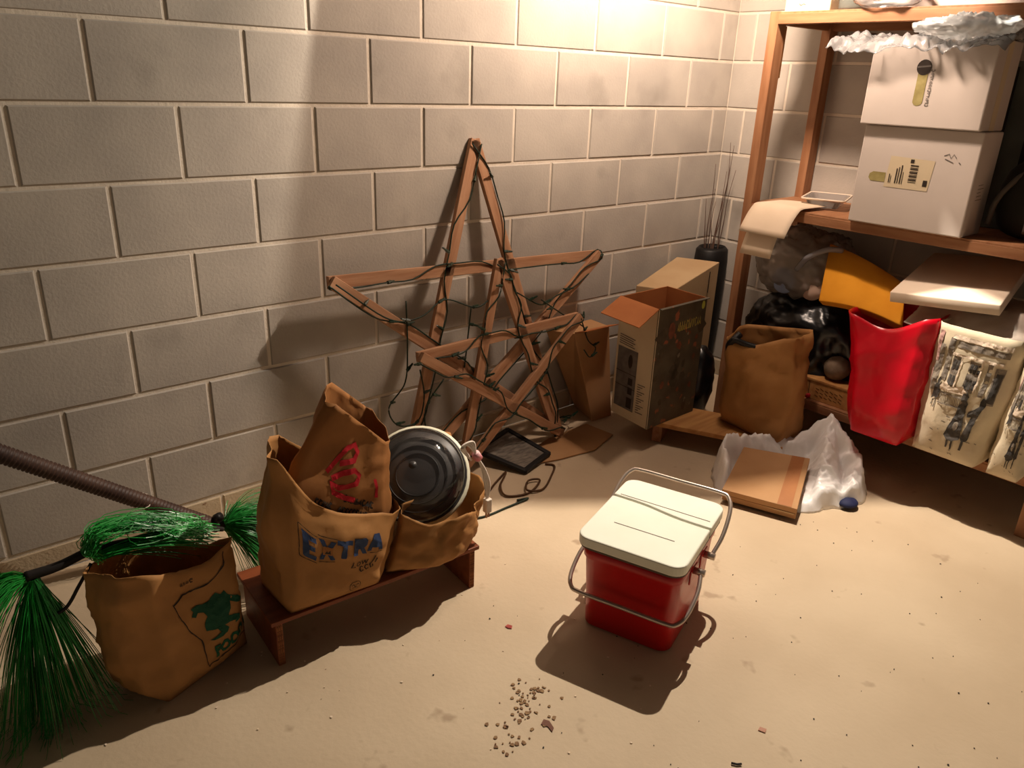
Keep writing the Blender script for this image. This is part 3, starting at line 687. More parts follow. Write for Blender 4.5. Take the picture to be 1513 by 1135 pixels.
# leaning brown box
bb = empty('brown_box', (2.06, -.11, 0), 'narrow brown cardboard box leaning in the corner beside the tall carton', 'box')
hexa('box_body', [(1.982, -.187, 0), (2.10, -.192, 0), (2.16, -.03, 0), (2.035, -.022, 0)], [(1.855, -.165, .425), (2.06, -.17, .425), (2.09, -.03, .415), (1.815, -.03, .415)], M_CARD, bb, .003)
hexa('top_flap', [(1.857, -.163, .4265), (2.06, -.168, .4265), (2.04, -.24, .452), (1.85, -.235, .452)], [(1.857, -.163, .430), (2.06, -.168, .430), (2.04, -.24, .4555), (1.85, -.235, .4555)], M_CARDIN, bb, 0)
# vase with dry twigs in the corner
vs_ = empty('twig_vase', (2.85, -.09, 0), 'tall black vase of dry twigs in the corner of the walls', 'vase')
def vring(r, z, sx=1.): return [V((2.845+r*sx*math.cos(k*math.pi/12), -.095+r*.85*math.sin(k*math.pi/12), z)) for k in range(24)]
loft('vase_body', [vring(.06, 0), vring(.075, .05), vring(.085, .35), vring(.09, .60), vring(.085, .66), vring(.07, .675), vring(.062, .66), vring(.06, .40)], M_BLACK, vs_, (True, True))
for i in range(9):
    a = R.uniform(0, 6.28); h = R.uniform(.22, .50); dx, dy = R.uniform(-.10, .06), R.uniform(-.05, .04)
    b0 = V((2.845+.03*math.cos(a), -.095+.03*math.sin(a), .5)); tip = V((min(2.93, b0.x+dx), min(-.015, b0.y+dy), .66+h))
    tube('twig', spline([b0, b0.lerp(tip, .4)+V((R.uniform(-.01, .01), 0, .03)), b0.lerp(tip, .75)+V((R.uniform(-.015, .015), 0, 0)), tip], 5), [.003-.002*i_/15 for i_ in range(16)], M_TWIG, vs_, 5)
o = blob('trash_bag', (2.392, -.41, .17), (.075, .075, .17), M_BLACKBAG, None, .008, 9, 7, 28, 18, flat=.001, cr=.01)
tag(o, 'small black trash bag on the floor between the cartons and the shelf post', 'trash bag')
# paper bag with a black strap
pb_ = empty('paper_bag', (2.33, -.78, .1), 'plain kraft paper grocery bag standing on the low board', 'paper bag')
zb_ = .0995
PB = Bag([(2.275, -.640, zb_), (2.238, -.925, zb_), (2.370, -.945, zb_), (2.405, -.655, zb_)], [(2.205, -.665, .478), (2.295, -.885, .525), (2.425, -.885, .530), (2.375, -.655, .500)], .016, .009, 6, 12, .013, sags=(.03, .0, 0, 0), sagpos=(.35, .5, .5, .5))
PB.build('bag_body', M_KRAFT, pb_)
tube('bag_strap', spline([(2.215, -.68, .45), (2.20, -.70, .482), (2.225, -.735, .470), (2.255, -.79, .462), (2.285, -.82, .468)]), .012, M_BLACK, pb_, 8)
tube('bag_strap', spline([(2.24, -.66, .40), (2.215, -.67, .45), (2.205, -.69, .475), (2.235, -.70, .50)]), .014, M_BLACK, pb_, 8)

# ------------------------------------------------------------------ wooden stars
def star_frame(name, ctr, Rr_, roll, foot_y, slope, wd, th, label, off):
    """pentagram of five laths in a plane leaning on the wall: y = foot_y + slope*z"""
    t = empty(name, (ctr[0], foot_y, 0), label, 'star')
    n = V((0, 1, -slope)).normalized(); upv = V((0, slope, 1)).normalized(); rtv = V((1, 0, 0))
    C_ = V((ctr[0], foot_y+slope*ctr[1], ctr[1]))
    tips = [C_ + (rtv*math.cos(math.radians(90+72*i)+roll) + upv*math.sin(math.radians(90+72*i)+roll))*Rr_ for i in range(5)]
    zmin = min(p.z for p in tips); tips = [p + V((0, 0, max(0, .02-zmin))) for p in tips]
    order = [(0, 2), (2, 4), (4, 1), (1, 3), (3, 0)]; laths = []
    for i, (a, b) in enumerate(order):
        d = n * (off*((i % 2)*2-1))*.5 if i < 4 else n*0
        laths.append((tips[a]-n*th*(.55 if i % 2 else -.55), tips[b]-n*th*(.55 if i % 2 else -.55)))
        bar('lath', laths[-1][0], laths[-1][1], wd, th, M_STAR, t, side=n, ext=.008)
    return t, tips, laths, n
big, btips, blath, bn = star_frame('wooden_star', (1.405, .535), .645, math.radians(-2.2), -.205, .155, .042, .019, 'large wooden lath star leaning on the block wall', 0)
sml, stips, slath, sn = star_frame('wooden_star', (1.463, .372), .405, math.radians(1.2), -.248, .125, .036, .019, 'smaller wooden lath star propped in front of the large star', 0)
bulb_me = None
def string_lights(name, laths, n, label, seed, rad=.0028, extra=()):
    global bulb_me
    rr = random.Random(seed); t = empty(name, (laths[0][0].x, laths[0][0].y, .3), label, 'string lights'); pts = []
    for i, (a, b) in enumerate(laths):
        x = (b-a).normalized(); pr = n.cross(x)
        m_ = 12
        for k in range(m_+1):
            f = k/m_; s = math.sin(f*22+i)
            pts.append(a.lerp(b, f) - n*(.014+.003*s) + pr*((.021 if i % 2 else -.021)*(1 if math.cos(f*9+i*2) > -.3 else -1)+rr.uniform(-.004, .004)))
    pts = spline(pts, 3); tube('wire', pts, rad, M_DKGREEN, t, 5)
    wires = [pts]
    for e in extra:
        sp = spline(e, 8); tube('wire', sp, rad, M_DKGREEN, t, 5); wires.append(sp)
    if bulb_me is None:
        vs, fs = tube_data([(0, 0, 0), (0, 0, .016), (0, 0, .017), (0, 0, .032), (0, 0, .036)], [.0062, .0062, .0045, .0036, .001], 6)
        bulb_me = bpy.data.meshes.new('bulb'); bulb_me.from_pydata([tuple(v) for v in vs], [], fs); bulb_me.materials.append(M_BULBG)
    for wpts in wires:
        st = 8 if wpts is pts else 9
        for i in range(4, len(wpts)-3, st):
            o = bpy.data.objects.new('bulb', bulb_me); COL.objects.link(o); o.parent = t
            o.location = wpts[i]-ORG[t]
            o.rotation_euler = (rr.uniform(-.5, .5), rr.choice((-1, 1))*rr.uniform(.9, 2.0), rr.uniform(-.4, .4))
    return t
string_lights('string_lights', blath, bn, 'dark green string of mini lights wound around the large star', 3, extra=(
    [btips[1]+V((0, -.03, 0)), V((.98, -.14, .63)), V((1.10, -.15, .62)), V((1.22, -.13, .66)), V((1.34, -.16, .62)), V((1.44, -.15, .66))],
    [V((1.055, -.13, .68)), V((1.045, -.15, .52)), V((1.02, -.17, .40)), V((.94, -.19, .33)), V((.97, -.20, .26)), V((1.06, -.19, .25)), V((1.10, -.17, .33)), V((1.09, -.16, .43))],
    [V((1.55, -.14, .64)), V((1.66, -.16, .58)), V((1.75, -.15, .60)), V((1.86, -.14, .62)), V((1.95, -.13, .66))],
    [V((1.66, -.16, .60)), V((1.78, -.17, .52)), V((1.88, -.18, .46)), V((1.92, -.17, .42))],
    [V((1.33, -.14, .62)), V((1.30, -.16, .50)), V((1.28, -.17, .40))]))
string_lights('string_lights', slath, sn, 'dark green string of mini lights wound around the smaller star', 5, extra=(
    [stips[4]+V((0, -.02, 0)), V((1.90, -.20, .40)), V((1.94, -.21, .36)), V((1.90, -.22, .33)), V((1.86, -.22, .37))],
    [V((1.15, -.22, .40)), V((1.07, -.22, .30)), V((1.08, -.24, .18)), V((1.16, -.25, .10)), V((1.24, -.26, .14))],
    [V((1.72, -.26, .10)), V((1.80, -.22, .08)), V((1.86, -.18, .06)), V((1.84, -.12, .03)), V((1.78, -.10, .015))]))
# cardboard, framed pane and cords on the floor below the stars
o = extrude_poly('cardboard_sheet', [(1.50, -.345, .003), (1.60, -.375, .003), (1.78, -.40, .003), (1.945, -.345, .003), (1.93, -.20, .003), (1.70, -.21, .003), (1.56, -.25, .003)], (0, 0, 1), .005, M_CARD)
tag(o, 'torn flat piece of brown cardboard on the floor below the stars', 'cardboard')
fr = empty('picture_frame', (1.47, -.25, .01), 'dark edged glass frame lying tilted on the floor under the stars', 'frame')
fq = [V((1.33, -.19, .05)), V((1.42, -.375, .012)), V((1.58, -.33, .020)), V((1.52, -.15, .07))]
for i in range(4): bar('frame_edge', fq[i], fq[(i+1) % 4], .022, .014, M_BLACK, fr, side=(0, 0, 1), ext=.006)
mesh('glass_pane', [p+V((0, 0, .003)) for p in fq], [(0, 1, 2, 3)], M_FRAME, fr)
o = tube('extension_cord', spline([(1.10, -.40, .005), (1.20, -.41, .005), (1.28, -.37, .006), (1.36, -.33, .006), (1.33, -.36, .010), (1.27, -.41, .012), (1.25, -.47, .006), (1.33, -.50, .005), (1.42, -.46, .010), (1.38, -.44, .012), (1.33, -.49, .012), (1.39, -.51, .005), (1.49, -.45, .005), (1.55, -.40, .005), (1.53, -.37, .006)], 8), .004, M_BROWNWIRE, None, 6)
tag(o, 'tangled brown extension cord on the floor beyond the step stool', 'cord')
o = tube('extension_cord', spline([(1.02, -.50, .005), (1.10, -.53, .005), (1.20, -.53, .005), (1.30, -.53, .006), (1.26, -.515, .006)], 8), .0035, M_DKGREEN, None, 6)
tag(o, 'thin dark cord lying straight on the floor by the brown cord', 'cord')

# ------------------------------------------------------------------ cooler
CA = math.radians(19.5); cu_, cv_ = V((math.cos(CA), math.sin(CA), 0)), V((math.sin(CA), -math.cos(CA), 0))  # a: front->back, b: left->right
cc = V((1.160, -1.190, 0))
def CL(a_, b, z): return cc + cu_*a_ + cv_*b + V((0, 0, z))
ck = empty('cooler', (cc.x, cc.y, 0), 'red picnic cooler with a white lid and two metal bail handles', 'cooler')
def cring(L_, W_, r, z): return [CL(x, y, z) for x, y in rrect(L_, W_, r, 5)]
loft('cooler_body', [cring(.290, .238, .03, .0), cring(.305, .250, .034, .006), cring(.318, .258, .036, .12), cring(.334, .268, .038, .222), cring(.345, .276, .038, .228), cring(.345, .276, .038, .256)], M_RED, ck)
loft('lid_base', [cring(.352, .282, .036, .2565), cring(.366, .292, .038, .262), cring(.366, .292, .038, .280)], mat('lid_gap', (84, 70, 60), None, rough=.7), ck)
def scurve(b): return .052 - .014*math.tanh(b*16)
Lw, Ww, rr_ = .374, .296, .036
outl = rrect(Lw, Ww, rr_, 6)
bs = [-.148+.296*i/16 for i in range(17)]
fr_out = [p for p in outl if p[0] < -.02]; bk_out = [p for p in outl if p[0] > .10]
fr_out.sort(key=lambda p: math.atan2(p[1], p[0]+.0) if p[1] >= 0 else math.atan2(p[1], p[0])+2*math.pi)
bk1 = sorted(bk_out, key=lambda p: math.atan2(p[1], p[0]))
frp = fr_out + [(scurve(b)-.0048, b) for b in bs]
bkp = bk1 + [(scurve(b)+.0048, b) for b in reversed(bs)]
LIDP = {}
for nm, pl in (('lid_front_panel', frp), ('lid_back_panel', bkp)):
    LIDP[nm] = extrude_poly(nm, [CL(x, y, .2685) for x, y in pl], (0, 0, 1), .0295, M_LID, ck, .004)
def ridge(p0_, p1_, name='lid_groove'):
    (a0, b0), (a1, b1) = p0_, p1_
    bar(name, CL(a0, b0, .2984), CL(a1, b1, .2984), .0022, .0012, M_GREYPL, LIDP['lid_front_panel' if a0 < 0 else 'lid_back_panel'], side=(0, 0, 1), bv=0)
ridge((-.075, -.085), (-.075, .085)); ridge((.078, -.13), (.073, .135))
def bail(a0, z0, da, dz, name):
    W2 = .164; pts = []
    A0 = (a0, z0); A1 = (a0+da, z0+dz)
    path = [(A0, -W2+.006), ((a0+da*.35, z0+dz*.35), -W2-.004), ((a0+da*.75, z0+dz*.75), -W2), ((a0+da*.95, z0+dz*.95), -W2+.016), (A1, -W2+.045), (A1, 0), (A1, W2-.045), ((a0+da*.95, z0+dz*.95), W2-.016), ((a0+da*.75, z0+dz*.75), W2), ((a0+da*.35, z0+dz*.35), W2+.004), (A0, W2-.006)]
    h = tube(name, spline([CL(p[0], b, p[1]) for p, b in path], 6), .0060, M_ALU, ck, 8)
    for sgn in (-1, 1):
        tube('hinge', [CL(a0, sgn*.132, z0), CL(a0, sgn*.168, z0)], .010, M_ALU, h, 10)
bail(-.045, .212, -.150, -.080, 'bail_handle'); bail(.045, .212, .165, .108, 'bail_handle')
for a_ in (-.045, .045):
    for sgn in (-1, 1):
        box_pts = [CL(a_-.028, sgn*.1345, .180), CL(a_+.028, sgn*.1345, .180), CL(a_+.028, sgn*.1395, .180), CL(a_-.028, sgn*.1395, .180)]
        hexa('hinge_plate', box_pts, [p+V((0, 0, .043)) for p in box_pts], M_RED, ck, .003)

# ------------------------------------------------------------------ white bag and flat box on the floor
wbg = empty('plastic_bag', (2.15, -1.05, 0), 'crumpled white plastic shopping bag on the floor beneath the low shelf', 'plastic bag')
base_r = [(1.90, -.93), (2.02, -.80), (2.18, -.82), (2.32, -.93), (2.44, -1.06), (2.42, -1.20), (2.29, -1.285), (2.16, -1.25), (2.03, -1.185), (1.95, -1.10)]
rim_r = [(1.945, -.895, .075), (2.03, -.80, .115), (2.17, -.865, .115), (2.30, -.94, .10), (2.395, -1.055, .205), (2.36, -1.16, .13), (2.26, -1.20, .075), (2.15, -1.20, .055), (2.06, -1.15, .05), (1.98, -1.07, .035)]
def closed_spline(P, n):
    P = [V(p) for p in P]; m_ = len(P); out = []
    for i in range(m_):
        a, b, c, d = P[i-1], P[i], P[(i+1) % m_], P[(i+2) % m_]
        for k in range(n):
            t = k/n; out.append(.5*((2*b)+(c-a)*t+(2*a-5*b+4*c-d)*t*t+(3*b-a-3*c+d)*t**3))
    return out
br_ = closed_spline([(x, y, .002) for x, y in base_r], 14); ctr_ = V((2.16, -1.04, 0))
bx_n1, bx_n2, bx_f2, bx_f1 = V((1.846, -.966, .058)), V((1.938, -1.206, .058)), V((2.200, -1.090, .124)), V((2.082, -.885, .124))
def seg_d(x, y, a, b):
    ax_, ay_, bx_, by_ = a[0], a[1], b[0], b[1]; t = max(0, min(1, ((x-ax_)*(bx_-ax_)+(y-ay_)*(by_-ay_))/((bx_-ax_)**2+(by_-ay_)**2)))
    return math.hypot(x-ax_-t*(bx_-ax_), y-ay_-t*(by_-ay_)), t
RIDGE = [((2.385, -1.06, .205), (2.30, -.96, .10), .045), ((2.385, -1.06, .205), (2.38, -1.20, .10), .06), ((2.385, -1.06, .19), (2.14, -1.19, .06), .055), ((1.93, -.93, .07), (2.03, -.815, .125), .030), ((2.03, -.815, .125), (2.18, -.86, .115), .030), ((2.18, -.86, .115), (2.30, -.95, .10), .035), ((2.36, -1.20, .09), (2.24, -1.25, .05), .05)]
def bag_h(x, y):
    h = .018
    for a_, b, w_ in RIDGE:
        d, t = seg_d(x, y, a_, b); h = max(h, (a_[2]*(1-t)+b[2]*t)*math.exp(-(d/w_)**2*.8))
    h += (.013*crease((x, y, 0), 12, 4) + .015*crease((x, y, 0), 24, 9) + .009*crease((x, y, 0), 46, 2))*(.6+3*h)
    # stay below the flat box lying on it
    e_u, e_v = bx_n2-bx_n1, bx_f1-bx_n1; dx_, dy_ = x-bx_n1.x, y-bx_n1.y; det = e_u.x*e_v.y-e_u.y*e_v.x
    u_ = (dx_*e_v.y-dy_*e_v.x)/det; v_ = (e_u.x*dy_-e_u.y*dx_)/det
    if -.06 < u_ < 1.08 and -.1 < v_ < 1.06: h = min(h, max(.002, .058+.066*v_-.058))
    return max(.003, h)
rings = []
for j in range(46):
    k_ = 1-j/46; ring = []
    for a_ in br_:
        p = ctr_.lerp(a_, k_)
        p = p + V((fbm(p, 16, 3), fbm(p, 17, 6), 0))*.012
        p.z = bag_h(p.x, p.y)*min(1, (1-k_)*9+.02); ring.append(p)
    rings.append(ring)
wo = loft('bag_film', rings, M_WHITEBAG, wbg, (False, True)); solid(wo, .001)
o = blob('blue_cap', (2.20, -1.265, .018), (.04, .034, .016), M_BLUE, None, .005, 20, 3, 20, 10, flat=.001)
tag(o, 'small dark blue bundle poking out beside the white plastic bag', 'cloth')
fb = empty('flat_box', (2.0, -1.04, .02), 'flat brown mailing box lying half on the white plastic bag', 'box')
n1, n2, f2_, f1_ = V((1.846, -.966, .058)), V((1.938, -1.206, .058)), V((2.200, -1.090, .124)), V((2.082, -.885, .124))
tp = [n1, n2, f2_, f1_]; nn = (n2-n1).cross(f1_-n1).normalized(); nn = nn if nn.z > 0 else -nn
hexa('box_tray', [p-nn*.050 for p in tp], [p-nn*.026 for p in tp], M_CARD, fb, .001)
cx_ = sum(tp, V())/4
hexa('box_lid', [p-nn*.0235+(p-cx_)*.012 for p in tp], [p+(p-cx_)*.012 for p in tp], M_CARD, fb, .0015)
mesh('tape', [n1.lerp(n2, .74)+nn*.0008, n1.lerp(n2, .93)+nn*.0008, f1_.lerp(f2_, .93)+nn*.0008, f1_.lerp(f2_, .74)+nn*.0008], [(0, 1, 2, 3)], mat('brown_tape', (164, 108, 64), (152, 98, 58), 8, .4), fb)
mesh('torn_edge', [n1.lerp(n2, .55)-nn*.024+(n1-f1_).normalized()*.004, n1.lerp(n2, .98)-nn*.022+(n1-f1_).normalized()*.004, n1.lerp(n2, .97)-nn*.030+(n1-f1_).normalized()*.004, n1.lerp(n2, .75)-nn*.029+(n1-f1_).normalized()*.004], [(0, 1, 2, 3)], M_BEIGE, fb)

# ------------------------------------------------------------------ step stool with the bags on it
BA = math.atan2(-.040, .617); bx, by = V((math.cos(BA), math.sin(BA), 0)), V((-math.sin(BA), math.cos(BA), 0))
b0 = V((.234, -.778, 0))
def BQ(x0, x1, y0, y1, z0, z1, name, mt, par, bv=.0015):
    q_ = [b0+bx*x0+by*y0, b0+bx*x1+by*y0, b0+bx*x1+by*y1, b0+bx*x0+by*y1]
    return hexa(name, [p+V((0, 0, z0)) for p in q_], [p+V((0, 0, z1)) for p in q_], mt, par, bv)
st = empty('step_stool', b0+bx*.31+by*.13, 'low brown plywood step stool carrying the paper bags', 'stool')
BQ(0, .618, 0, .255, .128, .140, 'top_board', M_PLY, st)
for x0 in (.012, .588):
    lg = BQ(x0, x0+.018, .006, .249, 0, .1275, 'leg', M_PLY, st)
    for k in range(3): BQ(x0+.003+.005*k, x0+.0055+.005*k, .0045, .0061, .001, .127, 'ply_layer', M_PLYEDGE, lg, 0)
ZS = .1408
# front paper bag with EXTRA print
eb = empty('paper_bag', (.41, -.70, ZS), 'kraft paper bag printed EXTRA in blue, standing on the step stool', 'paper bag')
EB = Bag([(.288, -.772, ZS), (.532, -.795, ZS), (.515, -.640, ZS), (.282, -.605, ZS)], [(.287, -.748, .572), (.602, -.768, .318), (.610, -.635, .345), (.352, -.612, .560)], .014, .011, 5, 21, .014, sags=(.075, 0, 0, .0), sagpos=(.32, .5, .5, .5))
EB.build('bag_body', M_KRAFT, eb, 20, 28)
es = EB.face(0)
rect_ = lambda x0, y0, x1, y1: poly_tris([[(x0, y0), (x1, y0), (x1, y1), (x0, y1)]])
def block_letter(polys): return poly_tris(polys)
ltrs = []
def addl(pts): ltrs.append(poly_tris([pts]))
X0, DX = .13, .148
def lp(i, pts): return [(X0+DX*i+x*DX, (.475+.012*i*2+y*.205)) for x, y in pts]
addl(lp(0, [(.12, 0), (.85, 0), (.85, .22), (.42, .22), (.42, .40), (.75, .40), (.75, .60), (.42, .60), (.42, .78), (.85, .78), (.85, 1), (.12, 1)]))
addl(lp(1, [(0, 0), (.30, 0), (.5, .34), (.72, 0), (1.02, 0), (.66, .5), (1.0, 1), (.70, 1), (.5, .68), (.30, 1), (0, 1), (.34, .5)]))
addl(lp(2, [(.36, 0), (.66, 0), (.66, .76), (.98, .76), (.98, 1), (.04, 1), (.04, .76), (.36, .76)]))
addl(lp(3, [(.08, 0), (.36, 0), (.36, .34), (.50, .34), (.72, 0), (1.02, 0), (.76, .40), (.94, .55), (.94, .85), (.78, 1), (.08, 1)]))
addl(lp(4, [(.0, 0), (.28, 0), (.34, .2), (.70, .2), (.76, 0), (1.04, 0), (.70, 1), (.34, 1)]))
decal('extra_lettering', merge(*ltrs), es, M_BLUEINK, eb, .0016, .02)
outl_ = [lp(0, [(-.06, -.10), (.9, -.10)]), lp(0, [(-.06, -.10), (-.06, 1.12)]), lp(0, [(-.06, 1.12), (.95, 1.12)]), lp(1, [(-.02, -.1), (1.02, -.1)]), lp(1, [(-.05, 1.14), (1.05, 1.14)]), lp(4, [(.2, -.12), (1.1, -.12)])]
decal('letter_inset', merge(rect_(.315, .55, .40, .64)), es, M_KRAFT2, eb, .0024, .02)
decal('inset_picture', poly_tris([[(.33, .565), (.35, .60), (.36, .585), (.375, .61), (.388, .565)]]), es, M_BLACKINK, eb, .0030, .02)
decal('lettering_outline', merge(*[stroke(l_, .006) for l_ in outl_]), es, M_BLACKINK, eb, .0014, .02)
hand = merge(place(text_tris('Low', .11, 0, .3), .9, 1.0, .66, .43, .16), stroke([(.82, .50), (.80, .42), (.77, .38)], .012), stroke([(.84, .46), (.83, .40)], .012), place(scribble(3, .16, .06, 3, .2), 1, 1, .68, .32, .2))
decal('handwriting', hand, es, M_BLACKINK, eb, .0016, .02)
rg = merge(*[stroke([(.66+.062*math.cos(2*math.pi*i/24), .13+.06*math.sin(2*math.pi*i/24)) for i in range(25)], .006)], stroke([(.62, .14), (.64, .155), (.66, .125), (.68, .155), (.70, .14)], .007), stroke([(.63, .11), (.69, .11)], .007))
decal('round_stamp', rg, es, M_BLACKINK, eb, .0016, .02)
# second bag pushed into the first
ib = empty('paper_bag', (.45, -.69, .30), 'crumpled kraft bag with red script, stuffed inside the EXTRA bag', 'paper bag')
IB = Bag([(.315, -.735, .31), (.590, -.748, .24), (.588, -.655, .26), (.335, -.640, .31)], [(.462, -.715, .655), (.600, -.735, .512), (.603, -.640, .575), (.495, -.660, .678)], .010, .010, 6, 31, .010, sags=(.0, 0, 0, 0))
# left shoulder: push the low left corner out so the bag spreads before it narrows
_P = IB.P
def ibP(q_, t):
    p = _P(q_, t); k = (q_ % 4); wl = max(0, 1-abs(((k+.0) % 4))/1.0) if k < 1 else (max(0, (k-3)) if k > 3 else 0)
    return p + V((-.055*wl*math.sin(math.pi*min(1, t*1.05))**.8, 0, 0))
IB.P = ibP
IB.build('bag_body', M_KRAFT2, ib, 18, 24)
is_ = IB.face(0)
red = merge(stroke([(.30, .60), (.36, .70), (.42, .80), (.50, .84), (.56, .80), (.54, .73), (.46, .70), (.40, .68)], .045), stroke([(.36, .56), (.46, .62), (.56, .66), (.62, .63), (.60, .56), (.52, .52), (.44, .50), (.36, .53), (.40, .46), (.50, .43), (.60, .42)], .045))
decal('red_script', merge(red, stroke([(.80, .62), (.83, .54), (.84, .44)], .035)), is_, M_REDINK, ib, .0022, .02)
tl = [place(scribble(8, .32, .055, 21, .34), 1, 1, .50, .40, -.22), place(scribble(5, .16, .05, 22, .34), 1, 1, .24, .36, -.22), place(scribble(5, .16, .05, 23, .34), 1, 1, .20, .29, -.22), place(scribble(8, .30, .05, 24, .34), 1, 1, .45, .31, -.22), place(scribble(8, .30, .05, 25, .34), 1, 1, .42, .24, -.22)]
decal('black_print', merge(*tl), is_, M_BLACKINK, ib, .0018, .02)
# bag on the right with the food dryer
gb = empty('paper_bag', (.72, -.70, ZS), 'slumped kraft bag holding the domed food dryer', 'paper bag')
GB = Bag([(.562, -.765, ZS), (.700, -.832, ZS), (.838, -.775, ZS), (.720, -.600, ZS)], [(.610, -.775, .312), (.765, -.845, .296), (.905, -.745, .298), (.905, -.575, .402)], .012, .014, 7, 41, .014, sags=(.02, .03, .05, .06))
GB.build('bag_body', M_KRAFT, gb, 16, 22)
dr = empty('food_dryer', (.725, -.67, .30), 'round food dryer with a smoky clear dome and cream base, tipped in the paper bag', 'food dryer')
ax = V((-.50, -.54, .68)).normalized(); e1 = ax.cross(V((0, 0, 1))).normalized(); e2 = e1.cross(ax); dc = V((.742, -.665, .338))
def dring(r, h, n_=40): return [dc + (e1*math.cos(2*math.pi*k/n_)+e2*math.sin(2*math.pi*k/n_))*r + ax*h for k in range(n_)]
loft('base_body', [dring(.085, -.105), dring(.115, -.09), dring(.136, -.05), dring(.149, -.008), dring(.149, .004), dring(.139, .006)], M_APPL, dr, (True, True))
loft('tray', [dring(.130, .0065), dring(.128, .012), dring(.05, .011), dring(.026, .013), dring(.012, .0135)], M_DARKIN, dr, (True, True))
for r_ in (.11, .085, .062): tube('tray_ring', dring(r_, .0135), .0025, M_BLACK, dr, 5, True)
loft('dome', [dring(.137*math.cos(a*math.pi/2/9), .006+.112*math.sin(a*math.pi/2/9)) for a in range(9)] + [dring(.012, .1185)], M_GLASS, dr, (False, True))
tube('dome_rim', dring(.138, .0075), .0035, M_DARKIN, dr, 6, True)
loft('dome_vent', [dring(.011, .1182, 16), dring(.011, .1192, 16)], M_DARKIN, dr)
P_ = lambda x, y, z: V((x, y, z))
for k in range(4):
    o_ = .006*k
    tube('cord', spline([(.835+o_*.3, -.785, .415-.4*o_), (.812-o_*.6, -.790, .455+o_*.2), (.822+o_, -.792, .462+o_*.3), (.850, -.795, .425), (.872+o_*.5, -.797, .370), (.880+o_*.9, -.80, .320), (.888+o_*.2, -.80, .275)], 8), .0032, M_CORDW, dr, 6)
tube('twist_tie', [(.846, -.795, .432), (.858, -.797, .412)], .012, M_PINK, dr, 10)
box('plug', (.879, -.812, .232), (.899, -.792, .276), M_CORDW, dr, .003)
for dx_ in (.884, .893): box('prong', (dx_, -.806, .214), (dx_+.002, -.799, .2318), M_ALU, dr, 0)

# ------------------------------------------------------------------ FOOD bag on the floor
fbg = empty('paper_bag', (.06, -.62, 0), 'kraft grocery bag with a green emblem and FOOD lettering on the floor', 'paper bag')
FB = Bag([(-.075, -.600, .001), (-.010, -.728, .001), (.222, -.640, .001), (.120, -.480, .001)], [(-.112, -.605, .345), (-.045, -.722, .375), (.205, -.655, .335), (.075, -.500, .330)], .028, .011, 6, 51, .014, sags=(.0, .03, .03, 0), sagpos=(.5, .6, .5, .5))
FB.build('bag_body', M_KRAFT, fbg, 20, 26)
fs_ = FB.face(1)
lion = [(.36, .76), (.44, .78), (.50, .76), (.58, .78), (.66, .85), (.70, .80), (.74, .83), (.76, .76), (.86, .66), (.92, .56), (.96, .52), (.92, .50), (.84, .58), (.76, .66), (.74, .58), (.70, .50), (.78, .46), (.84, .42), (.82, .36), (.76, .34), (.77, .39), (.70, .41), (.64, .40), (.68, .34), (.66, .27), (.52, .26), (.46, .27), (.52, .30), (.58, .33), (.56, .39), (.46, .40), (.46, .50), (.50, .60), (.48, .66), (.42, .68), (.38, .64), (.34, .66), (.38, .71)]
lion = [(.36+(x-.34)*.92, .37+(y-.26)*.62) for x, y in lion]
decal('lion_emblem', poly_tris([lion]), fs_, M_GREENINK, fbg, .0018, .03)
decal('food_lettering', merge(place(text_tris('FOOD L', .2, .010), .68, .78, .735, .272, .10)), fs_, M_GREENINK, fbg, .0018, .03)
decal('emblem_border', merge(stroke([(.86, .97), (.80, .90), (.62, .83), (.36, .80), (.24, .74), (.26, .64), (.32, .50), (.40, .40), (.40, .30), (.40, .155), (.55, .165), (.97, .20)], .010)), fs_, M_BLACKINK, fbg, .0016, .03)
decal('top_print', place(scribble(4, .16, .035, 9, .3), 1, 1, .34, .88, .04), fs_, M_BLACKINK, fbg, .0016, .03)

# ------------------------------------------------------------------ artificial palm: trunk along the wall, fronds out of the bag
pt = empty('artificial_palm', (.33, -.10, .05), 'brown ribbed trunk of a fake palm slanting against the wall', 'fake palm')
t0, t1 = V((-.62, -.075, .80)), V((.325, -.125, .062)); nn_ = 330; pp, rr3 = [], []
for i in range(nn_+1):
    pp.append(t0.lerp(t1, i/nn_)); rr3.append(.0255*(1-.12*i/nn_) + (.0018, .0004, -.0034)[i % 3])
tube('trunk', pp, rr3, M_TRUNK, pt, 12)
tube('trunk_cap', [t1, t1+(t1-t0).normalized()*.02], .020, M_STEM, pt, 10)
tube('bolt', [(.335, -.135, .085), (.345, -.15, .098)], .014, M_BLACK, pt, 8)
tube('tie_wire', dring and [t0.lerp(t1, .80)+V((.028*math.cos(k*.52), .028*math.sin(k*.52), .012*math.sin(k*.52))) for k in range(12)], .0016, M_CORDW, pt, 5, True)
tube('stem', spline([(.335, -.13, .075), (.35, -.22, .12), (.30, -.34, .19), (.262, -.42, .235)]), .009, M_STEM, pt, 8)
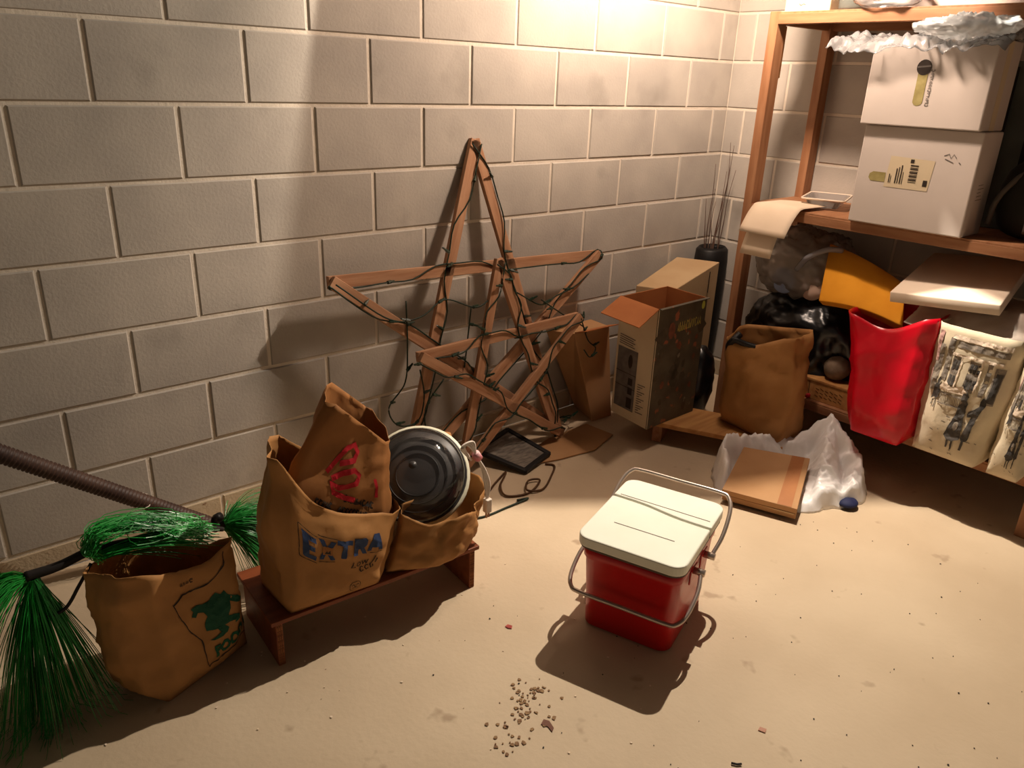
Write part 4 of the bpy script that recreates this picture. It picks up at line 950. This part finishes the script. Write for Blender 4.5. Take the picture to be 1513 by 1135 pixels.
def frond(name, org, dirv, L_, n, spread, droop, parent, seed, r=.0014, curl=0.):
    rr = random.Random(seed); org = V(org); d0 = V(dirv).normalized(); vs, fs = [], []
    sx = d0.cross(V((0, 0, 1))).normalized(); sy = sx.cross(d0)
    for s_ in range(n):
        a, b = rr.gauss(0, spread), rr.gauss(0, spread); d = (d0 + sx*a + sy*b).normalized(); ln = L_*rr.uniform(.6, 1.08); st_ = org + sx*rr.uniform(-.008, .008) + sy*rr.uniform(-.008, .008)
        pts = []
        for k in range(9):
            f = k/8; p = st_ + d*ln*f + V((0, 0, -droop*ln*f*f)) + (sx*curl*math.sin(f*3+s_))*f*.5
            p.z = max(.003, p.z); pts.append(p)
        v_, f_ = tube_data(pts, [r*(1-.5*k/8) for k in range(9)], 3); b_0 = len(vs); vs += v_; fs += [tuple(i+b_0 for i in f) for f in f_]
    o = mesh(name, vs, fs, M_FROND, parent); return o
frond('frond', (.268, -.42, .232), (.75, .05, .16), .20, 260, .30, .5, pt, 1)
frond('frond', (.268, -.42, .225), (.65, -.05, -.40), .24, 240, .32, .4, pt, 2)
frond('frond', (.27, -.42, .24), (.5, .3, .6), .10, 26, .35, .4, pt, 3)
pbr = empty('artificial_palm', (0, -.55, .35), 'dark palm branch with long green plastic strands lying over the FOOD bag', 'fake palm')
tube('branch', spline([(-.215, -.555, .348), (-.15, -.56, .352), (-.08, -.555, .362), (.0, -.55, .352), (.09, -.55, .345), (.17, -.54, .318), (.235, -.50, .270)]), [.012-.00012*i for i in range(49)], M_STEM, pbr, 8)
tube('branch', spline([(-.09, -.58, .345), (-.125, -.60, .31), (-.16, -.60, .265), (-.20, -.58, .252), (-.225, -.56, .30)]), .004, M_STEM, pbr, 6)
frond('frond', (-.215, -.555, .345), (-.45, -.05, .12), .34, 240, .30, 1.55, pbr, 5)
frond('frond', (-.205, -.558, .338), (-.10, -.12, -.40), .30, 230, .24, .75, pbr, 6)
frond('frond', (-.20, -.56, .34), (.16, -.12, -.6), .33, 70, .14, .3, pbr, 7)
def loop_frond(name, parent, seed, n=120):
    rr = random.Random(seed); vs, fs = [], []
    for s_ in range(n):
        j = lambda a: rr.gauss(0, a)
        h = rr.uniform(.3, 1.0)
        pts = spline([(-.072+j(.006), -.575+j(.01), .350+j(.006)), (-.088+j(.008), -.57+j(.015), .372+.012*h), (-.045+j(.015), -.56+j(.02), .388+.034*h+j(.004)), (.035+j(.02), -.56+j(.025), .375+.030*h+j(.006)), (.115+j(.02), -.555+j(.03), .345+.012*h+j(.006)), (.175+j(.015), -.55+j(.03), .312+j(.012))], 4)
        v_, f_ = tube_data(pts, .0011, 3); b_0 = len(vs); vs += v_; fs += [tuple(i+b_0 for i in f) for f in f_]
    return mesh(name, vs, fs, M_FROND, parent)
loop_frond('frond', pbr, 8)
frond('frond', (-.07, -.575, .352), (1.0, -.05, .10), .26, 60, .10, .25, pbr, 9)

# ------------------------------------------------------------------ litter on the floor
Rr = random.Random(5)
def chips(name, spots_, label, mt, kind=None):
    vs, fs = [], []
    for (x, y, r_) in spots_:
        n_ = 6; b_0 = len(vs); a0 = Rr.uniform(0, 6)
        ring = [V((x+math.cos(a0+k)*r_*Rr.uniform(.5, 1.1), y+math.sin(a0+k)*r_*Rr.uniform(.5, 1.1), .0008)) for k in range(n_)]
        vs += ring + [p+V((0, 0, .0016)) for p in ring] ; fs += [tuple(b_0+n_+k for k in range(n_))] + [(b_0+k, b_0+(k+1) % n_, b_0+n_+(k+1) % n_, b_0+n_+k) for k in range(n_)]
    o = mesh(name, vs, fs, mt); o['label'] = label; o['category'] = 'litter'; o['kind'] = 'stuff'
    return o
cl = []
for cx, cy, n_, sp_r in ((.68, -1.235, 26, .022), (.62, -1.27, 16, .022), (.66, -1.29, 14, .03), (.55, -1.315, 14, .022), (.60, -1.30, 8, .04)):
    for _ in range(n_): cl.append((cx+Rr.gauss(0, sp_r), cy+Rr.gauss(0, sp_r), Rr.uniform(.002, .0078)))
chips('leaf_crumbs', cl, 'brown leaf crumbs scattered on the concrete in front of the cooler', M_CHIP)
chips('grit', [(Rr.uniform(.5, 2.2), Rr.uniform(-2.1, -.9), Rr.uniform(.001, .0028)) for _ in range(110)], 'dark grit specks scattered over the concrete floor', M_STEM)
chips('paint_specks', [(Rr.uniform(-.25, 1.0), Rr.uniform(-1.5, -.4), Rr.uniform(.001, .004)) for _ in range(60)], 'white paint specks scattered over the concrete floor', M_PAPER)
def scrap(name, pts, mt, label, cat):
    return tag(extrude_poly(name, [(x, y, .0008) for x, y in pts], (0, 0, 1), .002, mt), label, cat)
scrap('leaf_scrap', [(.640, -1.325), (.655, -1.318), (.662, -1.33), (.656, -1.352), (.645, -1.358), (.648, -1.340)], mat('leaf_brown', (128, 90, 76), (112, 76, 62), 30, .8), 'reddish brown leaf scrap lying among the leaf crumbs', 'leaf')
scrap('red_scrap', [(.795, -1.008), (.806, -1.006), (.812, -1.018), (.803, -1.026), (.796, -1.018)], mat('red_scrap', (190, 84, 76), (120, 40, 34), 60, .7), 'small red scrap on the open concrete by the step stool', 'scrap')
scrap('pink_scrap', [(1.030, -1.655), (1.042, -1.652), (1.048, -1.666), (1.036, -1.670)], mat('pink_scrap', (186, 138, 116), None), 'small pinkish paper scrap alone on the open concrete', 'scrap')
o = tube('twig_bit', [(.898, -1.672, .004), (.905, -1.682, .004), (.914, -1.688, .004)], .0025, M_STEM, None, 5)
tag(o, 'short black twig bit lying on the open concrete', 'twig')
